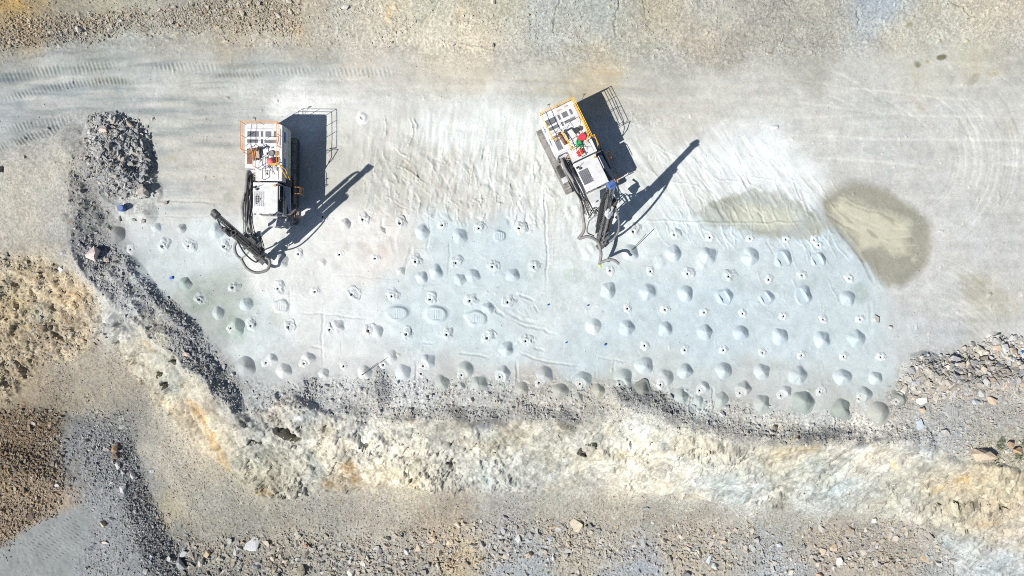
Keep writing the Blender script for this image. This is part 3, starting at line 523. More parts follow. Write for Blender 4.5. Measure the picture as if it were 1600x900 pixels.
# tyre marks on the lower left floor
for k in range(5):
    o = k * 9
    stroke([(30 + o, 860 + o * .8), (80 + o, 826 + o * .7), (125 + o * .5, 800 + o * .9)], 3.5, 0, (.93,.93,.92), .3, .05, 'low', .05)
for pts, w in [([(1290,312),(1320,330),(1350,348),(1382,358)],3),([(1300,306),(1345,325),(1380,334),(1410,350)],2.5),([(1285,330),(1320,352),(1352,366)],3),([(1340,398),(1356,420),(1366,446)],3),([(1300,345),(1330,380),(1350,410)],4),([(1385,360),(1430,360)],2),([(1380,372),(1432,372)],2),([(1390,388),(1436,384)],2)]:
    stroke(pts, w, -.035, (.84,.84,.82), kind='rut', warp=.1)
for k in range(130):
    u = random.uniform(300, 1370); v = random.uniform(345, 600)
    if float(msample(SD['dust'], np.float64(u), np.float64(v))) < 12: continue
    an = random.choice((90, 90, 0, 0, 60)) + random.gauss(0, 3) if u < 950 else random.choice((85, 88, 62, 60)) + random.gauss(0, 3)
    l = random.uniform(18, 80); ux, uy = math.cos(math.radians(an)) * l, math.sin(math.radians(an)) * l
    stroke([(u, v), (u + ux, v + uy)], random.uniform(3.5, 5.5), 0, random.choice((None, (.97,.965,.955), (1.03,1.03,1.03))), .13, .016, 'soft', .02)
    if random.random() < .5:
        o = 5.5 if random.random() < .5 else -5.5; nx2, ny2 = -uy / l * o, ux / l * o
        stroke([(u + nx2, v + ny2), (u + nx2 + ux * .8, v + ny2 + uy * .8)], 1.1, random.choice((.03, .045, -.03)), None, kind='scarp', warp=.06)
for k in range(60):
    u = random.uniform(560, 870); v = random.uniform(180, 330); an = random.choice((random.gauss(90, 10), random.gauss(50, 8), random.gauss(5, 6))); l = random.uniform(15, 60)
    ux, uy = math.cos(math.radians(an)) * l, math.sin(math.radians(an)) * l
    stroke([(u, v), (u + ux * .5 + random.uniform(-3, 3), v + uy * .5), (u + ux, v + uy)], random.uniform(4, 6), -.01, random.choice((None, (.95,.94,.92), (1.05,1.055,1.06))), .13, .022, 'soft', .08)
for (u0_, v0_, u1_, v1_, off) in [(410, 235, 402, 120, 31), (884, 200, 850, 120, 28), (900, 300, 950, 440, 30), (412, 330, 415, 420, 30)]:
    l = math.hypot(u1_ - u0_, v1_ - v0_); nx2, ny2 = -(v1_ - v0_) / l, (u1_ - u0_) / l
    for sg_ in (-1, 1):
        o = off * sg_; stroke([(u0_ + nx2 * o, v0_ + ny2 * o), ((u0_ + u1_) / 2 + nx2 * o + 2, (v0_ + v1_) / 2 + ny2 * o), (u1_ + nx2 * o, v1_ + ny2 * o)], 6, -.012, (.95,.95,.94), .145, .03, 'soft', .05)
# track print ladders
for (u, v, a, l) in [(1025,395,90,20),(1310,470,85,45),(1290,478,85,40),(1060,430,90,25),(700,440,0,60),(520,480,0,60),(1150,555,0,40),(430,485,0,60),(1190,400,60,40),(1330,510,90,60)]:
    ux, uy = math.cos(math.radians(a)) * l, math.sin(math.radians(a)) * l
    stroke([(u, v), (u + ux, v + uy)], 5, 0, None, .12, .018, 'soft', .02)

# stains, puddle grounds and ground tones, some with shade painted in
for (u, v, ru, rv, an, c, s) in ELL:
    if s <= 0: continue
    a = math.radians(an); du = U + wu * .6 - u; dv = V + wv * .6 - v
    m = (np.abs(du) < 90) & (np.abs(dv) < 70)
    p = (du * math.cos(a) + dv * math.sin(a)) / ru; q = (-du * math.sin(a) + dv * math.cos(a)) / rv
    f = np.clip((1.25 - np.sqrt(p * p + q * q)) * 2.2, 0, 1) * s * m * np.clip(.8 + .5 * vnoise(X * 4, Y * 4, 6), 0, 1)
    COLR *= 1 + (np.array(c, np.float32) - 1) * f[..., None]
def lc(r, g, b): return (lin(np.array([r, g, b], float)) / KALB).astype(np.float32)
def over(m, c, s=1.0):
    global COLR
    f = (m * s)[..., None]
    COLR = COLR * (1 - f) + c * f
streak = fbm(U * .02 + V * .035, V * .12 - U * .09, 4, 2)
over(m_pud * (1 - .0 * m_pi), lc(164,162,150)); over(m_pud * np.clip(fbm(X * .5, Y * .5, 3, 9) * 1.6, 0, 1), lc(172,170,158), .5)
over(m_pi * m_pud, lc(207,203,184)); over(m_pi * m_pud * np.clip(streak * 4 - .8, 0, 1), lc(170,167,150), .8)
over(m_pud2, lc(184,188,182), .85); over(m_pud2 * np.clip(fbm(X * .6 + 3, Y * .6, 3, 4) * 2, 0, 1), lc(172,172,160), .7); over(m_pi2 * m_pud2, lc(208,209,194), .85)
over(m_fl, lc(150,154,156), .95); over(m_fl * np.clip(fbm(X * .7, Y * .7, 3, 2) * 2, 0, 1), lc(160,163,163), .6)
m_gg = mask('grey_gravel', 18, 2.6) * (1 - m_fl); over(m_gg, lc(152,155,159), .8)
over(mask('brown_dark', 20, 2.4), lc(116,102,84), .8)  # dark brown rubble, with the shade of its north-east slope painted in
over(m_out, lc(192,176,148), .45)
over(mask('teal', 26, 2.0) * m_dust * (1 - m_pud2), lc(207,218,222), .32)
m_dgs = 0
for q in range(1, 14):  # dark gravel patches; shade of berm, pile and gully banks painted in too
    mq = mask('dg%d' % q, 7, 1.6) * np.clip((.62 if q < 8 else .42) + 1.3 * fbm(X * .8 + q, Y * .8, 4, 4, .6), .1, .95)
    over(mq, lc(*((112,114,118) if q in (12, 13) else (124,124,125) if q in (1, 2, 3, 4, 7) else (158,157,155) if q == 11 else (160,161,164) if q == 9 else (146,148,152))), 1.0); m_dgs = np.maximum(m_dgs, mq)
COLR *= (1 - .06 * m_cliff + .0 * m_cliff * np.clip(1 - np.abs(vnoise(X * .15, Y * .15, 2)), 0, 1))[..., None]
COLR *= (1 - .14 * m_gf * (1 - m_cliff))[..., None]  # debris under the toe darkened, its shading painted into the colour
over(mask('white1', 14, 2.0), lc(240,243,244), .6); over(mask('white2', 14, 2.0), lc(243,247,249), .6); over(mask('white3', 12, 1.8), lc(246,246,245), .6)
# drag streaks of pale dust over the churned ground between and beside the rigs
m_sc = mask('scuff', 25, 2.0)
sa = fbm(U * .16 + V * .02, V * .03, 4, 3, .6); sb = fbm((U * .83 + V * -.56) * .13, (U * .56 + V * .83) * .02, 4, 6, .6)
sc_ = np.where(U < 950, sa, sb) * m_sc
COLR *= (1 + .20 * sc_)[..., None] * (1 + np.clip(-sc_, 0, 1)[..., None] * np.array([.02, 0, -.06], np.float32)) 
D += .05 * sc_
D *= 1 - .65 * m_pi * m_pud; D -= .05 * (m_pud * m_pi)

def facets(x, y, cell, k):
    x = x / cell; y = y / cell
    xi = np.floor(x).astype(np.int32); yi = np.floor(y).astype(np.int32)
    bd = np.full(x.shape, 9, np.float32); h = np.zeros(x.shape, np.float32); rid = np.zeros(x.shape, np.float32)
    for dj in (-1, 0, 1):
        for di in (-1, 0, 1):
            a = (xi + di) & 255; b = (yi + dj) & 255
            r0 = TAB[k % 10][b, a]; r1 = TAB[(k + 1) % 10][b, a]; r2 = TAB[(k + 2) % 10][b, a]; r3 = TAB[(k + 3) % 10][b, a]
            dx = x - (xi + di + r0); dy = y - (yi + dj + r1)
            d = dx * dx * (.6 + r2) + dy * dy
            m = d < bd
            bd = np.where(m, d, bd)
            h = np.where(m, (r2 - .5) * .9 + (r3 - .5) * 1.5 * dx + (r1 - .5) * 1.5 * dy, h); rid = np.where(m, r3, rid)
    return h, rid
# rock face relief (pushed out along the face) and broken rock in the outcrop
nx_, ny_ = -np.gradient(Hb, DX, axis=1), -np.gradient(Hb, DX, axis=0)
nl = np.sqrt(nx_ ** 2 + ny_ ** 2 + 1)
big = fbm(X * .45 + Hb * .2, Y * .45 + Hb * .5, 5, 3, .55, True)
med = fbm(X * 1.6 + Hb, Y * 1.6 - Hb, 4, 6, .6, True)
sharpm = np.abs(fbm(X * .9 + 7, Y * .9, 4, 8, .55))
cellA, cidA = worley(X + .35 * vnoise(X * 1.3, Y * 1.3, 2), Y + .35 * vnoise(X * 1.3 + 8, Y * 1.3, 3), .85, 1.1, 5, .5, .9)
cellB, cidB = worley(X + .1 * vnoise(X * 4, Y * 4, 2), Y + Hb * .3, .32, 1.1, 2, .45, .85)
crag = .50 * big + .20 * med + .7 * np.minimum(sharpm, .22) 
wx_ = .3 * fbm(X * 1.5, Y * 1.5, 4, 2, .6); wy_ = .3 * fbm(X * 1.5 + 9, Y * 1.5, 4, 3, .6)
f1, i1_ = facets(X + wx_, Y + wy_ + Hb * .2, 1.1, 1); f2, i2_ = facets(X + wx_ * .6, Y * 1.3 + wy_ * .6, .42, 4); f3, i3_ = facets(X + wx_ * .3, Y * 1.2, .19, 6)
fac = .46 * f1 + .24 * f2 + .13 * f3
strat = fbm((X * .5 + Y * .86 + .5 * Hb) * 1.6, (X * -.86 + Y * .5) * .35, 5, 4, .6)
rgh = np.clip(.62 + 1.6 * fbm(X * .2 + 2, Y * .26, 4, 7), .30, 1.35)
fine = .05 * fbm(X * 5, Y * 5, 2, 4) + .05 * fbm(X * 2.6, Y * 3.4, 3, 1, .6, True)
R = m_cliff * (rgh * crag * (.60 + .55 * np.clip(vnoise(X * .22, Y * .22, 9) + .3, 0, 1)) + rgh * fine + .22 * strat + rgh * fac * (.6 + .6 * np.clip(vnoise(X * .3 + 4, Y * .3, 3) + .2, 0, 1))) + m_out * (.4 * crag + .55 * fac + .8 * fine + .35 * fbm(X * 1.2, Y * 1.2, 3, 2, .6, True))

# gravel and stones
dens_c = np.clip(.9 * m_dgs + .85 * m_gg + .03 + .95 * m_rub + .8 * m_pile + .72 * m_berm * (1 - .65 * m_dust) + .9 * m_rr + .5 * m_rg + .5 * m_top * np.clip((900 - U) / 500, .22, 1) + .25 * m_gf + .12 * m_out, 0, .96) * (1 - m_fl) * (1 - .85 * m_cliff)
dens_c *= np.clip(.75 + .9 * fbm(X * .5, Y * .5, 3, 7), .2, 1.2)
dens_c *= np.where((m_road > .5), .4, 1)
w1, r1 = worley(X + .1 * wu, Y, .46, dens_c * .75, 0)
w2, r2 = worley(X, Y + .1 * wv, .21, np.clip(dens_c * 1.3 + .25 * m_gf + .06 - .05 * m_road, 0, .98) * (1 - m_fl) * (1 - .9 * (m_dust * (1 - m_berm))), 3)
st = np.clip(w1 * .46 * .55 * (1 - .4 * m_gf) + w2 * .21 * .7, 0, 1)
D += st * (1 - .5 * m_dust) * (1.15 + .7 * m_rub + .8 * m_pile + .5 * m_berm)
def stonecol(rid, w, amt):
    global COLR
    on = (w > .04).astype(np.float32) * amt
    br = .74 + .56 * rid
    tint = np.stack([br * np.where((rid * 7) % 1 < .3, 1.10, 1), br, br * np.where((rid * 7) % 1 < .3, .84, 1.03)], -1)
    COLR = COLR * (1 + (tint - 1) * on[..., None])
stonecol(r1, w1, .8); stonecol(r2, w2, .7 * (1 - .5 * m_dust))
# grain
rough = np.clip(1 - m_dust - .72 * m_road + m_berm * .5, .10, 1)
rough *= (1 - .8 * m_pi * m_pud)
D += rough * .028 * fbm(X * 4.5, Y * 4.5, 2, 5)
D += (.003 + .006 * rough) * fbm(X * 7, Y * 7, 2, 8)
lumps = np.clip(fbm(X * 1.1, Y * 1.1, 3, 3) - .12, 0, 1) * m_dust
D += lumps * .06 * np.clip(vnoise(X * 6.5, Y * 6.5, 2), 0, 1)
cn = 1 + .16 * fbm(X * 1.3, Y * 1.3, 5, 1, .6) + .10 * fbm(X * 6, Y * 6, 3, 5) * (.25 + .75 * rough)
hor = fbm(U * .012, V * .11, 4, 6)                                # long drag streaks of the haul road
cn *= 1 + (.12 + .14 * np.clip((600 - U) / 400, 0, 1)) * hor * m_road * (1 - m_dust)
COLR *= 1 + (np.clip(-hor * 1.6, 0, 1) * m_road * (1 - m_dust) * np.clip((560 - U) / 300, 0, 1))[..., None] * np.array([-.24, -.17, -.10], np.float32)
cn = 1 + (cn - 1) * (1 - .7 * m_pud)
cn *= 1 + m_rock * (.14 * (i1_ - .5) + .20 * (i2_ - .5) + .16 * (i3_ - .5) + .30 * fbm(X * .8, Y * .8, 4, 2) + .26 * fbm(X * 3, Y * 3, 3, 7))
cn *= 1 + m_rock * .22 * strat
COLR *= cn[..., None].astype(np.float32)
COLR *= np.array([.99, 1.008, .982], np.float32)
och = np.clip(fbm(X * .35 + 3, Y * .35, 4, 5) * 2.2 - .15, 0, 1) * (m_rock * .45 + m_top * .10 + m_rub * .12)
COLR *= 1 + och[..., None] * (np.array([1.10, .97, .78], np.float32) - 1)
blu = np.clip(fbm(X * .4 + 31, Y * .4, 4, 8) * 2.2 - .2, 0, 1) * (m_rock * .5 + (1 - m_dust) * .2)
COLR *= 1 + blu[..., None] * (np.array([.86, .96, 1.06], np.float32) - 1)
COLR = np.clip(COLR, .01, .8)

# bores of the drill holes are sunk through the ground
for row in HOLES.values():
    for (u, v, k) in row:
        x, y = pw(u, v)
        i0 = int((x - cx[0]) / DX); j0 = int((y - cy[0]) / DX)
        sl = np.s_[j0 - 5:j0 + 7, i0 - 5:i0 + 7]
        d = np.hypot(X[sl] - x, Y[sl] - y)
        D[sl] = np.where(d < .14, -1.6, D[sl])

Zc = Hb + D + R / nl * .75
Xc = X + R * nx_ / nl * .9; Yc = Y + R * ny_ / nl * .9
def ground_z(x, y):
    return float(bil(Zc, np.float64((x - cx[0]) / DX), np.float64((y - cy[0]) / DX)))
def ground_c(x, y):
    i = int(np.clip((x - cx[0]) / DX, 3, len(cx) - 4)); j = int(np.clip((y - cy[0]) / DX, 3, len(cy) - 4))
    return COLR[j - 3:j + 4, i - 3:i + 4].reshape(-1, 3).mean(0)
def at(u, v, zz=0.0):
    """survey pixel -> ground point"""
    z = zz
    for _ in range(4):
        x, y = pw(u, v, z); z = ground_z(x, y)
    return x, y, z

# ------------------------------------------------------------------ materials
def new_mat(name):
    m = bpy.data.materials.new(name); m.use_nodes = True
    nt = m.node_tree
    return m, nt, nt.nodes['Principled BSDF']
def N(nt, t, **kw):
    n = nt.nodes.new(t)
    for k, v in kw.items(): setattr(n, k, v)
    return n
def plain(name, col, rough=.5, metal=0.0, var=.12, dust=0.0, scale=6.0, bump=0.0):
    """paint or steel with uneven wear and a coat of pale dust"""
    m, nt, p = new_mat(name)
    tc = N(nt, 'ShaderNodeTexCoord'); nz = N(nt, 'ShaderNodeTexNoise'); nz.inputs['Scale'].default_value = scale; nz.inputs['Detail'].default_value = 6
    nt.links.new(tc.outputs['Object'], nz.inputs['Vector'])
    mr = N(nt, 'ShaderNodeMapRange'); mr.inputs[3].default_value = 1 - var; mr.inputs[4].default_value = 1 + var
    mr.inputs[1].default_value = .3; mr.inputs[2].default_value = .7
    nt.links.new(nz.outputs[0], mr.inputs[0])
    mx = N(nt, 'ShaderNodeMix', data_type='RGBA', blend_type='MULTIPLY'); mx.inputs[0].default_value = 1
    mx.inputs[6].default_value = (*col, 1); nt.links.new(mr.outputs[0], mx.inputs[7])
    out = mx.outputs[2]
    if dust > 0:
        n2 = N(nt, 'ShaderNodeTexNoise'); n2.inputs['Scale'].default_value = 2.3; n2.inputs['Detail'].default_value = 8; n2.inputs['Roughness'].default_value = .7
        nt.links.new(tc.outputs['Object'], n2.inputs['Vector'])
        geo = N(nt, 'ShaderNodeNewGeometry'); sx = N(nt, 'ShaderNodeSeparateXYZ'); nt.links.new(geo.outputs['Normal'], sx.inputs[0])
        m1 = N(nt, 'ShaderNodeMapRange'); m1.inputs[1].default_value = .35; m1.inputs[2].default_value = .7; m1.inputs[4].default_value = dust
        nt.links.new(n2.outputs[0], m1.inputs[0])
        m2 = N(nt, 'ShaderNodeMapRange'); m2.inputs[1].default_value = -.2; m2.inputs[2].default_value = 1; m2.inputs[3].default_value = .25; m2.inputs[4].default_value = 1
        nt.links.new(sx.outputs[2], m2.inputs[0])
        ml = N(nt, 'ShaderNodeMath', operation='MULTIPLY'); nt.links.new(m1.outputs[0], ml.inputs[0]); nt.links.new(m2.outputs[0], ml.inputs[1])
        md = N(nt, 'ShaderNodeMix', data_type='RGBA'); md.inputs[7].default_value = (.42, .405, .37, 1)
        nt.links.new(ml.outputs[0], md.inputs[0]); nt.links.new(out, md.inputs[6]); out = md.outputs[2]
    nt.links.new(out, p.inputs['Base Color'])
    p.inputs['Roughness'].default_value = rough; p.inputs['Metallic'].default_value = metal
    if bump:
        b = N(nt, 'ShaderNodeBump'); b.inputs['Strength'].default_value = bump; b.inputs['Distance'].default_value = .02
        nt.links.new(nz.outputs[0], b.inputs['Height']); nt.links.new(b.outputs[0], p.inputs['Normal'])
    return m

def earth_mat(name, attr=None, small=14.0, bump=.6, objcol=False, rnd=0.0):
    m, nt, p = new_mat(name)
    geo = N(nt, 'ShaderNodeNewGeometry')
    n1 = N(nt, 'ShaderNodeTexNoise'); n1.inputs['Scale'].default_value = small; n1.inputs['Detail'].default_value = 5; n1.inputs['Roughness'].default_value = .65
    n2 = N(nt, 'ShaderNodeTexNoise'); n2.inputs['Scale'].default_value = 1.7; n2.inputs['Detail'].default_value = 5
    vo = N(nt, 'ShaderNodeTexVoronoi'); vo.inputs['Scale'].default_value = small * .7
    for n in (n1, n2, vo): nt.links.new(geo.outputs['Position'], n.inputs['Vector'])
    base = None
    if attr:
        a = N(nt, 'ShaderNodeAttribute', attribute_name=attr); base = a.outputs['Color']
        ra = N(nt, 'ShaderNodeAttribute', attribute_name='grit'); grit = ra.outputs['Fac']
    else:
        oi = N(nt, 'ShaderNodeObjectInfo'); base = oi.outputs['Color']; grit = None
    mr = N(nt, 'ShaderNodeMapRange'); mr.inputs[1].default_value = .3; mr.inputs[2].default_value = .7; mr.inputs[3].default_value = .88; mr.inputs[4].default_value = 1.12
    nt.links.new(n1.outputs[0], mr.inputs[0])
    m2 = N(nt, 'ShaderNodeMapRange'); m2.inputs[1].default_value = .3; m2.inputs[2].default_value = .7; m2.inputs[3].default_value = .95; m2.inputs[4].default_value = 1.05
    nt.links.new(n2.outputs[0], m2.inputs[0])
    mu = N(nt, 'ShaderNodeMath', operation='MULTIPLY'); nt.links.new(mr.outputs[0], mu.inputs[0]); nt.links.new(m2.outputs[0], mu.inputs[1])
    # pebble to pebble tint
    sv = N(nt, 'ShaderNodeSeparateColor'); nt.links.new(vo.outputs['Color'], sv.inputs[0])
    m3 = N(nt, 'ShaderNodeMapRange'); m3.inputs[3].default_value = .78; m3.inputs[4].default_value = 1.24
    nt.links.new(sv.outputs[0], m3.inputs[0])
    mg = N(nt, 'ShaderNodeMix', data_type='FLOAT'); mg.inputs[2].default_value = 1
    nt.links.new(m3.outputs[0], mg.inputs[3])
    if grit is not None: nt.links.new(grit, mg.inputs[0])
    else: mg.inputs[0].default_value = rnd
    mm = N(nt, 'ShaderNodeMath', operation='MULTIPLY'); nt.links.new(mu.outputs[0], mm.inputs[0]); nt.links.new(mg.outputs[0], mm.inputs[1])
    mx = N(nt, 'ShaderNodeMix', data_type='RGBA', blend_type='MULTIPLY'); mx.inputs[0].default_value = 1
    nt.links.new(base, mx.inputs[6]); nt.links.new(mm.outputs[0], mx.inputs[7])
    nt.links.new(mx.outputs[2], p.inputs['Base Color'])
    p.inputs['Roughness'].default_value = .95; p.inputs['Specular IOR Level'].default_value = .15
    b = N(nt, 'ShaderNodeBump'); b.inputs['Distance'].default_value = .03; b.inputs['Strength'].default_value = bump
    nt.links.new(n1.outputs[0], b.inputs['Height'])
    if grit is not None:
        b.inputs['Distance'].default_value = .035
        ms = N(nt, 'ShaderNodeMapRange'); ms.inputs[3].default_value = bump * .45; ms.inputs[4].default_value = bump * 1.3
        nt.links.new(grit, ms.inputs[0]); nt.links.new(ms.outputs[0], b.inputs['Strength'])
    nt.links.new(b.outputs[0], p.inputs['Normal'])
    return m
M_ground = earth_mat('crushed_rock_ground', 'Col', 13.0, .6)
M_dust = earth_mat('drill_dust', None, 16.0, .45)
M_rock = earth_mat('broken_rock', None, 7.0, .9, rnd=.25)
M_rubble = earth_mat('loose_rubble', 'Col', 9.0, .8)

# ------------------------------------------------------------------ ground sheet
def outer(n, start, step, grow):
    o = []; s = step; x = start
    for _ in range(n):
        s *= grow; x += s; o.append(x)
    return np.array(o)
ol = outer(26, 0, .2, 1.33)
fx = np.concatenate([cx[0] - ol[::-1], cx, cx[-1] + ol]); fy = np.concatenate([cy[0] - ol[::-1], cy, cy[-1] + ol])
no = len(ol)
def padarr(A): return np.pad(A, ((no, no), (no, no)) + ((0, 0),) * (A.ndim - 2), mode='edge')
FX, FY = np.meshgrid(fx, fy)
PX = padarr(Xc - X) + FX; PY = padarr(Yc - Y) + FY; PZ = padarr(Zc)
dist = np.maximum(np.maximum(cx[0] - FX, FX - cx[-1]), np.maximum(cy[0] - FY, FY - cy[-1])).clip(0, None)
und = np.clip(dist / 10, 0, 1)
PZ = PZ * (1 - und * .25) + und * 1.2 * fbm(FX * .06, FY * .06, 4, 2)
GC = padarr(COLR)
grit = padarr(np.clip(rough + m_rub * .5 - m_fl, .05, 1) * (1 - .4 * m_cliff))
ny, nx = PX.shape
me = bpy.data.meshes.new('ground')
co = np.stack([PX, PY, PZ], -1).reshape(-1, 3).astype(np.float32)
me.vertices.add(nx * ny); me.vertices.foreach_set('co', co.ravel())
ii = (np.arange(ny - 1)[:, None] * nx + np.arange(nx - 1)[None, :]).ravel()
fc = np.stack([ii, ii + 1, ii + nx + 1, ii + nx], -1).astype(np.int32)
me.loops.add(fc.size); me.loops.foreach_set('vertex_index', fc.ravel())
me.polygons.add(len(fc)); me.polygons.foreach_set('loop_start', np.arange(0, fc.size, 4, dtype=np.int32))
ca = me.color_attributes.new('Col', 'FLOAT_COLOR', 'POINT')
ca.data.foreach_set('color', np.concatenate([GC.reshape(-1, 3), np.ones((nx * ny, 1))], 1).astype(np.float32).ravel())
ga = me.attributes.new('grit', 'FLOAT', 'POINT'); ga.data.foreach_set('value', grit.ravel().astype(np.float32))
me.update(); me.shade_smooth()
me.materials.append(M_ground)
ground = bpy.data.objects.new('ground', me); C.objects.link(ground)
ground['kind'] = 'structure'

# ------------------------------------------------------------------ object helpers
def tag(o, label=None, cat=None, group=None, kind=None):
    if label:
        n = len(label.split()); assert 4 <= n <= 16, (n, label)
        o['label'] = label
    if cat: o['category'] = cat
    if group: o['group'] = group
    if kind: o['kind'] = kind
    return o
def empty(name, loc=(0, 0, 0), rz=0.0):
    o = bpy.data.objects.new(name, None); C.objects.link(o); o.location = loc; o.rotation_euler = (0, 0, rz)
    o.empty_display_size = .3
    return o
def mobj(name, verts, faces, mat, parent=None, smooth=False):
    me = bpy.data.meshes.new(name); me.from_pydata([tuple(v) for v in verts], [], [tuple(f) for f in faces]); me.update()
    if smooth: me.shade_smooth()
    me.materials.append(mat)
    o = bpy.data.objects.new(name, me); C.objects.link(o)
    if parent: o.parent = parent
    return o
ORD = ['first', 'second', 'third', 'fourth', 'fifth', 'sixth', 'seventh', 'eighth', 'ninth', 'tenth', 'eleventh', 'twelfth', 'thirteenth', 'fourteenth', 'fifteenth',
       'sixteenth', 'seventeenth', 'eighteenth', 'nineteenth', 'twentieth', 'twenty-first', 'twenty-second', 'twenty-third', 'twenty-fourth', 'twenty-fifth', 'twenty-sixth', 'twenty-seventh', 'twenty-eighth']

# ------------------------------------------------------------------ cones of cuttings
def cone_mesh(R, h, kind, seed, sx=1.0, sy=1.0):
    rs = np.random.RandomState(seed)
    nr, na = 20, 56
    vs = []; fs = []
    ox, oy = rs.uniform(-.10, .10, 2)
    ph = rs.uniform(0, 6.28, 4); am = rs.uniform(.012, .06, 4)
    q = rs.uniform(0, 100)
    for i in range(nr + 1):
        t = i / nr
        for j in range(na):
            a = 2 * math.pi * j / na
            lob = 1 + sum(am[k] * math.sin((k + 2) * a + ph[k]) for k in range(4))
            r = t * 1.22 * lob
            x = r * math.cos(a) * sx; y = r * math.sin(a) * sy
            d = math.hypot(x / sx - ox * (1 - t), y / sy - oy * (1 - t)) / lob
            z = .62 * max(0, 1 - d) + .38 * max(0, 1 - d ** 1.7)
            z = z - .04 * math.exp(-(d / .10) ** 2)
            z = max(z, .17 * math.exp(-max(0, d - .84) * 7.5)) if d > .80 else z
            z -= .30 * max(0, t - .90)
            vs.append([x * R, y * R, z * h])
        if i == 0:
            pass
    A = np.array(vs)
    n = fbm(A[:, 0] * 2.2 + q, A[:, 1] * 2.2 + q, 3, 2) * .035 + fbm(A[:, 0] * 7 + q, A[:, 1] * 7, 2, 4) * .012
    A[:, 2] += n * np.clip(1.15 - np.hypot(A[:, 0] / sx, A[:, 1] / sy) / R, 0, 1)
    if kind == 'f':
        lo = h * .34; m = np.abs(A[:, 1] / sy) < R * .62
        w = np.clip((R * .66 - np.abs(A[:, 1] / sy)) / (R * .12), 0, 1)
        flat = lo + .010 * np.sin(A[:, 0] * 40) * (np.abs(A[:, 1]) < R * .5) * (A[:, 0] > -R * .2) + .02 * fbm(A[:, 0] * 4 + q, A[:, 1] * 4, 3, 1)
        A[:, 2] = np.where(A[:, 2] > flat, A[:, 2] * (1 - w) + flat * w, A[:, 2])
    if kind == 't':
        ang = math.radians(-60); u = A[:, 0] * math.sin(-ang) + A[:, 1] * math.cos(ang)
        u = A[:, 0] * math.cos(math.radians(30)) + A[:, 1] * math.sin(math.radians(30)) + R * rs.uniform(.05, .35)
        w = np.clip((R * .42 - np.abs(u)) / (R * .09), 0, 1)
        A[:, 2] = A[:, 2] * (1 - w) + np.minimum(A[:, 2], h * .22) * w
    for i in range(nr):
        for j in range(na):
            k = (j + 1) % na
            fs.append((i * na + j, (i + 1) * na + j, (i + 1) * na + k, i * na + k))
    return A, fs
KD = {'c': ('smooth pale grey', (.96, .975, .99)), 'k': ('dull grey', (.84, .85, .86)), 'w': ('whitish powdery', (1.07, 1.07, 1.06)), 'g': ('greenish grey damp', (.88, .925, .915)),
      'G': ('dark green-grey damp', (.70, .765, .735)), 's': ('small low', (.94, .94, .94)), 'f': ('flattened track-marked', (.96, .975, .99)), 't': ('pale wheel-cut', (.93, .97, 1.0))}
sd_ = 100
for row, L in CONES.items():
    for n, (u, v, r, k) in enumerate(sorted(L)):
        sd_ += 1; rr = random.Random(sd_)
        x, y = pw(u, v); x0_, y0_, z = x, y, min(ground_z(x + dx, y + dy) for dx, dy in ((0, 0), (.3, 0), (-.3, 0), (0, .3), (0, -.3)))
        z = max(z, ground_z(x, y) - .06)
        R = r * S * 1.03; h = R * rr.uniform(.58, .68)
        if k in 'f': h *= 1.05
        if k == 's': h *= .7
        A, fs = cone_mesh(R, h, k, sd_, 1.25 if k == 'f' and 600 < u < 760 else rr.uniform(.94, 1.06), .9 if k == 'f' else rr.uniform(.94, 1.06))
        for hrow in HOLES.values():
            for (hu, hv, hk) in hrow:
                hx, hy = pw(hu, hv)
                if math.hypot(hx - x, hy - y) < R + .4:
                    dd = np.hypot(A[:, 0] + x - hx, A[:, 1] + y - hy)
                    t_ = np.clip((dd - .16) / .30, 0, 1); t_ = t_ * t_ * (3 - 2 * t_)
                    A[:, 2] = np.where(dd < .20, -.25, A[:, 2] * t_ + .0)
        o = mobj('cuttings_cone', A, fs, M_dust, smooth=True)
        o.location = (x, y, z - .015)
        c = ground_c(x, y) * np.array(KD[k][1])
        if k in 'cwt' and v < 590: c = c * .7 + np.array(lc(208, 221, 230) if k != 'w' else lc(236, 238, 240)) * .3
        o.color = (*[float(q) for q in c], 1)
        o['tint'] = 1
        lab = f"{KD[k][0]} cuttings cone, {ORD[n] if n < len(L) - 1 else 'last'} from left in {row}"
        if len(lab.split()) > 16: lab = lab.replace('cuttings cone', 'cone')
        if len(lab.split()) > 16: lab = lab.replace('in the', 'in')
        tag(o, lab, 'cuttings cone', 'cones of drill cuttings on the bench')

